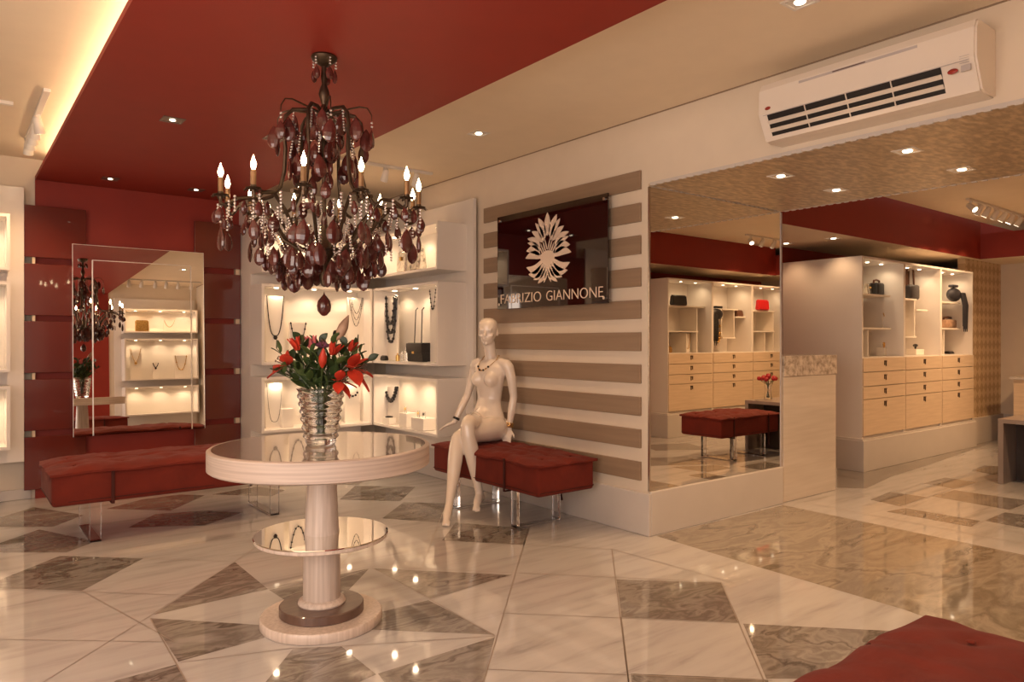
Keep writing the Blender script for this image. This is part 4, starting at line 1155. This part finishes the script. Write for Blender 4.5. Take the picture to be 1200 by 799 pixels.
necklace('long dark necklace with a round pendant, left in the middle box of the corner unit', onY(312, 346, YN_), onY(332, 347, YN_), onY(322, 393, YN_).z, 'jet', 3.2, .0042, pendant=.018, stand=('white stand behind the long dark necklace with round pendant', ZM))
necklace('short dark collar necklace just above the bouquet', onY(340, 377, YN_), onY(358, 378, YN_), onY(350, 402, YN_).z, 'jet', 2.2, .0035, beads=8, stand=('white stand behind the short dark collar necklace', ZM))
necklace('layered silver chain necklace right in the middle box behind the chandelier finial', onY(408, 347, YN_), onY(425, 350, YN_), onY(417, 382, YN_).z, 'jet', 1.8, .002, strands=3, beads=5, stand=('white stand behind the layered silver chain necklace', ZM), gap=.1)
necklace('long fine chain necklace at the left of the lower box, behind the vase', onY(312, 448, YN_), onY(330, 449, YN_), onY(318, 494, YN_).z, 'jet', 3.5, .0016, beads=3, stand=('white stand behind the long fine chain necklace', ZLW))
def square_necklace():
    c = onY(413, 458, YN_); t_ = thing('necklace', 'black square bead necklace in the lower box to the right of the vase', 'necklace', c)
    for i in range(5):
        a = -PI/2+(i-2)*.62; p = Vector((math.cos(a)*.048, 0, math.sin(a)*.045))
        bm = BM(); box(bm, p.x-.009, p.x+.009, -.012, -.004, p.z-.009, p.z+.009, .001); obj('bead', bm, 'jet', t_)
    obj('cord', tube(BM(), [(math.cos(a)*.048, -.005, math.sin(a)*.045) for a in [-PI*1.08+i*PI*1.16/16 for i in range(17)]], .001, 5), 'jet', t_)
    st = thing('display_stand', 'white stand behind the black square bead necklace', 'display stand', (c.x, c.y+.002, ZLW), 0, 'white necklace stands')
    obj('board', box(BM(), -.075, .075, -.004, .004, .004, c.z+.06-ZLW), 'white_in', st); obj('foot', box(BM(), -.075, .075, -.04, .03, .0005, .004), 'white_in', st)
square_necklace()
def block(label, x, y, z, sx, sy, sz, rnd=False):
    bm = lathe(BM(), [(0, .0005), (sx/2, .0005), (sx/2, sz), (0, sz)], 24) if rnd else box(BM(), -sx/2, sx/2, -sy/2, sy/2, .0005, sz, .002)
    o = obj('display_block', bm, 'white_in', None, loc=(x, y, z)); return tag(o, label, 'display block', 'white display blocks')
block('low round white block holding a black bracelet, right of the vase', 2.72, 6.06, ZLW, .12, .12, .045, True)
block('white block behind the left rim of the vase in the lower corner box', 2.30, 6.10, ZLW, .10, .08, .16)
def bangle(label, x, y, z, R, m, r_=.005, name='bracelet'):
    o = obj(name, tube(BM(), [(math.cos(2*PI*k/20)*R, math.sin(2*PI*k/20)*R, 0) for k in range(20)], r_, 6, closed=True), m, None, smooth=True, loc=(x, y, z+r_)); return tag(o, label, name)
bangle('black bead bracelet lying on the low round white block', 2.72, 6.06, ZLW+.046, .045, 'jet', .006)
# right unit
XN = 3.20; OX = Vector((-1, 0, 0))
necklace('thick layered black bead necklace at the left of the box with the quilted bag', onX(453, 347, XN), onX(466, 346, XN), onX(460, 400, XN).z, 'jet', 3.2, .006, strands=3, beads=12, stand=('white stand behind the thick layered black necklace', ZM), out=OX, gap=.09)
necklace('cream and black bead necklace at the left of the lowest box beside the mannequin', onX(452, 453, XN), onX(467, 453, XN), onX(460, 470, XN).z, 'jet', 2.2, .006, strands=2, beads=10, stand=('white stand behind the cream and black bead necklace', ZLW), out=OX)
necklace('flower necklace hanging at the right end of the box with the quilted bag', onX(505, 340, XN), onX(512, 338, XN), onX(509, 362, XN).z, 'jet', 2.2, .003, beads=10, stand=('white stand at the right end of the box with the quilted bag', ZM), out=OX)
def quilted_bag():
    c = onX(491, 421, 3.17); c.z = ZM+.0015
    t_ = thing('handbag', 'black quilted handbag with two chain handles in the corner unit beside the mannequin', 'handbag', c)
    bm = BM(); W, D, Hh = .25, .09, .16; nx, nz = 16, 12
    for sgn in (-1, 1):
        g = [[bm.verts.new((sgn*(D/2)*(.75+.25*math.sin(PI*j/nz))+sgn*.004*abs(math.sin(i*PI/2+j*PI/2)), -W/2+W*i/nx, Hh*j/nz)) for j in range(nz+1)] for i in range(nx+1)]
        for i in range(nx):
            for j in range(nz): bm.faces.new((g[i][j], g[i+1][j], g[i+1][j+1], g[i][j+1]))
        if sgn == -1: g0 = g
    def strip(A_, B_):
        for i in range(len(A_)-1): bm.faces.new((A_[i], A_[i+1], B_[i+1], B_[i]))
    strip([r_[0] for r_ in g0], [r_[0] for r_ in g]); strip([r_[-1] for r_ in g0], [r_[-1] for r_ in g]); strip(g0[0], g[0]); strip(g0[-1], g[-1])
    obj('body', bm, 'black', t_, smooth=True)
    bm = box(BM(), -D/2-.012, D/2-.01, -W/2-.004, W/2+.004, Hh*.45, Hh*.98, .008); obj('flap', bm, 'black', t_, smooth=True)
    obj('clasp', box(BM(), -D/2-.018, -D/2-.011, -.018, .018, Hh*.42, Hh*.55, .003), 'gold', t_)
    for y in (-.058, .058):
        pts = [(-.01, y, Hh*.97), (-.005, y*.94, Hh+.15), (0, y*.9, Hh+.28), (.02, y*.88, Hh+.30)]
        obj('handle', tube(BM(), pts, .0045, 6), 'black', t_)
    bm = BM(); leaf(bm, (-.02, -W/2+.01, Hh*.95), (0, -1, .15), .07, .014, .1); obj('tassel', bm, 'black', t_)
quilted_bag()
def clutch(label, c, W, Hh, D, m, rz=0, name='clutch_bag', clasp=True):
    t_ = thing(name, label, 'handbag', c, rz)
    bm = prism(BM(), [(-D/2, 0), (D/2, 0), (D*.28, Hh), (-D*.28, Hh)], 1, -W/2, W/2); 
    bmesh.ops.bevel(bm, geom=bm.edges[:], offset=min(D, Hh)*.16, segments=3, affect='EDGES'); obj('body', bm, m, t_, smooth=True)
    if clasp:
        obj('clasp', box(BM(), -D*.5, -D*.36, -.012, .012, Hh*.55, Hh*.72, .002), 'gold', t_)
    return t_
c = onX(474, 310, 3.17); clutch('silver metallic clutch on the left of the top corner box, behind the chandelier drops', (3.17, c.y, ZT_+.001), .16, .20, .09, 'silver')
c = onX(491, 310, 3.17); clutch('black and gold patterned bag on the right of the top corner box', (3.15, c.y, ZT_+.001), .19, .21, .10, 'snake')
c = onX(455, 414, 3.16); clutch('small dark oval purse below the layered black necklace', (3.12, c.y, ZM+.001), .09, .045, .05, 'black', clasp=False, name='purse')
for (px, lab, m, h_) in ((466, 'small gold cup among the tiny ornaments left of the quilted bag', 'gold', .07), (471, 'tiny clear bottle in the middle of the ornaments left of the quilted bag', 'glass', .09), (475, 'tiny tall clear bottle nearest the quilted bag', 'glass', .12)):
    c = onX(px, 420, 3.11); o = obj('ornament', lathe(BM(), [(0, 0), (.018, 0), (.018, h_*.7), (.006, h_*.8), (.006, h_), (0, h_)], 12), m, None, smooth=True, loc=(3.11, c.y, ZM+.001)); tag(o, lab, 'ornament')
c = onX(456, 498, 3.12); block('low white block at the left of the lowest box beside the mannequin', 3.12, c.y, ZLW, .07, .13, .055)
bangle('dark bracelet on the low white block in the lowest box beside the mannequin', 3.12, c.y, ZLW+.056, .03, 'jet', .006)
c = onX(478, 498, 3.14); block('taller white block in the middle of the lowest box beside the mannequin', 3.14, c.y, ZLW, .10, .13, .12)
c2 = onX(496, 498, 3.14); block('wide white block on the right of the lowest box beside the mannequin', 3.14, c2.y, ZLW, .12, .20, .10)
for (px, yy, zz, lab) in ((477, c.y, ZLW+.121, 'gold earring pair on the taller white block'), (490, c2.y+.04, ZLW+.101, 'gold earring pair left on the wide white block'), (501, c2.y-.05, ZLW+.101, 'dark drop earring pair right on the wide white block')):
    t_ = thing('earring_pair', lab, 'earrings', (3.12, yy, zz))
    obj('holder', box(BM(), -.004, .004, -.014, .014, 0.0005, .055), 'glass', t_)
    for q in (-.008, .008): obj('earring', ball(BM(), (-.008, q, .034), (.004, .005, .014), 6, 5), 'gold' if 'gold' in lab else 'jet', t_)
# goods of the unit beside the camera (seen in the leaning mirror)
clutch('gold patterned clutch on the top shelf of the unit reflected in the leaning mirror', (2.50, -.07, ZT_+.001), .20, .19, .09, 'gold', PI/2)
OY = Vector((0, 1, 0))
necklace('fine gold necklace on the top shelf of the unit reflected in the leaning mirror', (3.00, -.09, 1.99), (2.84, -.09, 1.99), 1.88, 'gold', 2.2, .003, stand=('white stand on the top shelf reflected in the leaning mirror', ZT_), out=OY)
necklace('long gold necklace with a bar, left in the box reflected in the leaning mirror', (3.18, -.09, 1.40), (3.00, -.09, 1.40), 1.16, 'gold', 2.6, .005, beads=5, stand=('white stand left in the middle box reflected in the leaning mirror', ZM), out=OY)
necklace('long gold necklace with a pendant, right in the box reflected in the leaning mirror', (2.48, -.09, 1.52), (2.33, -.09, 1.52), 1.30, 'gold', 1.8, .004, pendant=.022, stand=('white stand right in the middle box reflected in the leaning mirror', ZM), out=OY)
necklace('black and gold bow necklace in the middle box reflected in the leaning mirror', (2.74, -.09, 1.28), (2.66, -.09, 1.28), 1.21, 'jet', 2.2, .006, pendant=.016, stand=('small white stand in the middle box reflected in the leaning mirror', ZM), out=OY)
# ---- goods in the tall cabinets
def strap_bag(label, loc, rz, W, Hh, D, m, sm='brownbag', drop=.16):
    t_ = thing('shoulder_bag', label, 'handbag', loc, rz)
    bm = box(BM(), -W/2, W/2, -D/2, D/2, 0.001, Hh, min(D, Hh)*.22, seg=3); obj('body', bm, m, t_, smooth=True)
    pts = [(-W*.42, 0, Hh*.9), (-W*.36, 0, Hh+drop*.7), (0, 0, Hh+drop), (W*.36, 0, Hh+drop*.7), (W*.42, 0, Hh*.9)]
    obj('strap', tube(BM(), pts, .011, 6), sm, t_, smooth=True); return t_
Xc = lambda px: onY(px, 400, Y2+.12).x
strap_bag('small black and tan bag on the top shelf of the tall cabinet nearest the counter', (Xc(1039), Y2+.22, 1.655), 0, .15, .13, .10, 'black', drop=.03)
clutch('pale clutch left of the black and tan bag in the tall cabinet', (Xc(1032), Y2+.24, 1.655), .10, .12, .06, 'silver', PI/2)
strap_bag('brown bag with long stitched straps at the top of the middle cabinet', (Xc(1078), Y2+.22, 1.641), 0, .22, .16, .12, 'black', drop=.22)
strap_bag('reddish brown bag right of the black one at the top of the middle cabinet', (Xc(1087), Y2+.30, 1.641), 0, .10, .13, .10, 'brownbag', drop=.27)
def scarf_bag(label, c, top, m, rz=0, bag=True):
    t_ = thing('fringed_bag', label, 'handbag', c, rz)
    if bag:
        bm = BM(); ball(bm, (-.05, -.02, top-.14), (.155, .055, .078), 14, 10); box(bm, -.16, -.02, -.06, .0, top-.06, top-.03, .01); obj('body', bm, m, t_, smooth=True)
    for i in range(9):
        x = .0+.014*i; bm = BM(); tube(bm, [(x*.8, -.075, top-.12), (x, -.10, top-.26), (x*1.05, -.095, top-.50-.03*(i % 3))], [.014, .012, .005], 6); obj('fringe', bm, m, t_, smooth=True)
    return t_
scarf_bag('slate grey bag with long fringe hanging from the shelf of the right-hand tall cabinet', (Xc(1122)-.05, Y2+.14, 1.641), .225, 'greybag')
strap_bag('pale straw bag below the fringe in the right-hand tall cabinet', (Xc(1122), Y2+.22, 1.346), 0, .30, .10, .12, 'bud', drop=.03)
clutch('flat dark purse at the bottom of the right-hand tall cabinet', (Xc(1125), Y2+.22, 1.052), .20, .03, .08, 'black', PI/2, clasp=False, name='purse')
necklace('gold necklace in the middle niche of the tall cabinet nearest the counter', onY(1034, 367, Y2+.2), onY(1040, 367, Y2+.2), onY(1037, 374, Y2+.2).z, 'gold', 2, .005, stand=('white stand in the middle niche of the cabinet nearest the counter', 1.331))
necklace('dark chain necklace on the right of the same niche in the cabinet nearest the counter', onY(1042, 367, Y2+.2), onY(1046, 367, Y2+.2), onY(1044, 373, Y2+.2).z, 'jet', 2, .005, stand=('narrow white stand right in the niche of the cabinet nearest the counter', 1.331))
necklace('twisted gold necklace at the bottom of the tall cabinet nearest the counter', onY(1034, 401, Y2+.2), onY(1040, 402, Y2+.2), onY(1037, 414, Y2+.2).z, 'gold', 2, .007, strands=2, stand=('white stand at the bottom of the cabinet nearest the counter', 1.052))
block('white block at the bottom of the cabinet nearest the counter', Xc(1044), Y2+.2, 1.052, .10, .08, .08)
o = tag(obj('ornament', ball(ball(BM(), (0, 0, .04), (.05, .02, .018), 10, 6), (0, 0, .02), (.012, .012, .02), 8, 6), 'jet', None, smooth=True, loc=(Xc(1082), Y2+.2, 1.112)), 'dark winged brooch on a block at the bottom of the middle cabinet', 'brooch')
block('white block under the dark brooch in the middle cabinet', Xc(1082), Y2+.2, 1.052, .20, .10, .06)
# reflected cabinets
clutch('rounded black clutch in the reflected cabinet at the left of the passage mirror', (7.35, .0, 1.655), .28, .13, .08, 'black', PI/2, clasp=False)
clutch('red leather clutch in the reflected cabinet at the right edge of the passage mirror', (9.22, .0, 1.641), .26, .15, .08, 'redbag', PI/2)
scarf_bag('black bag with dark ribbed fringe in the reflected middle cabinet', (8.07, -.02, 1.40), .30, 'black', PI)
clutch('small brown purse on the right shelf of the reflected middle cabinet', (8.70, -.04, 1.541), .16, .09, .07, 'brownbag', PI/2)
necklace('long gold and black necklace in the reflected middle cabinet', (8.30, -.06, 1.62), (8.18, -.06, 1.62), 1.20, 'gold', 3, .010, beads=12, out=OY)
t_ = clutch('gold and dark ornamented purse at the bottom of the reflected left cabinet', (7.26, -.12, 1.052), .18, .08, .07, 'gold', PI/2)
necklace('fine gold necklace in the right niche of the reflected left cabinet', (7.70, -.10, 1.30), (7.60, -.10, 1.30), 1.10, 'gold', 3, .004, stand=('white stand in the right niche of the reflected left cabinet', 1.052), out=OY)
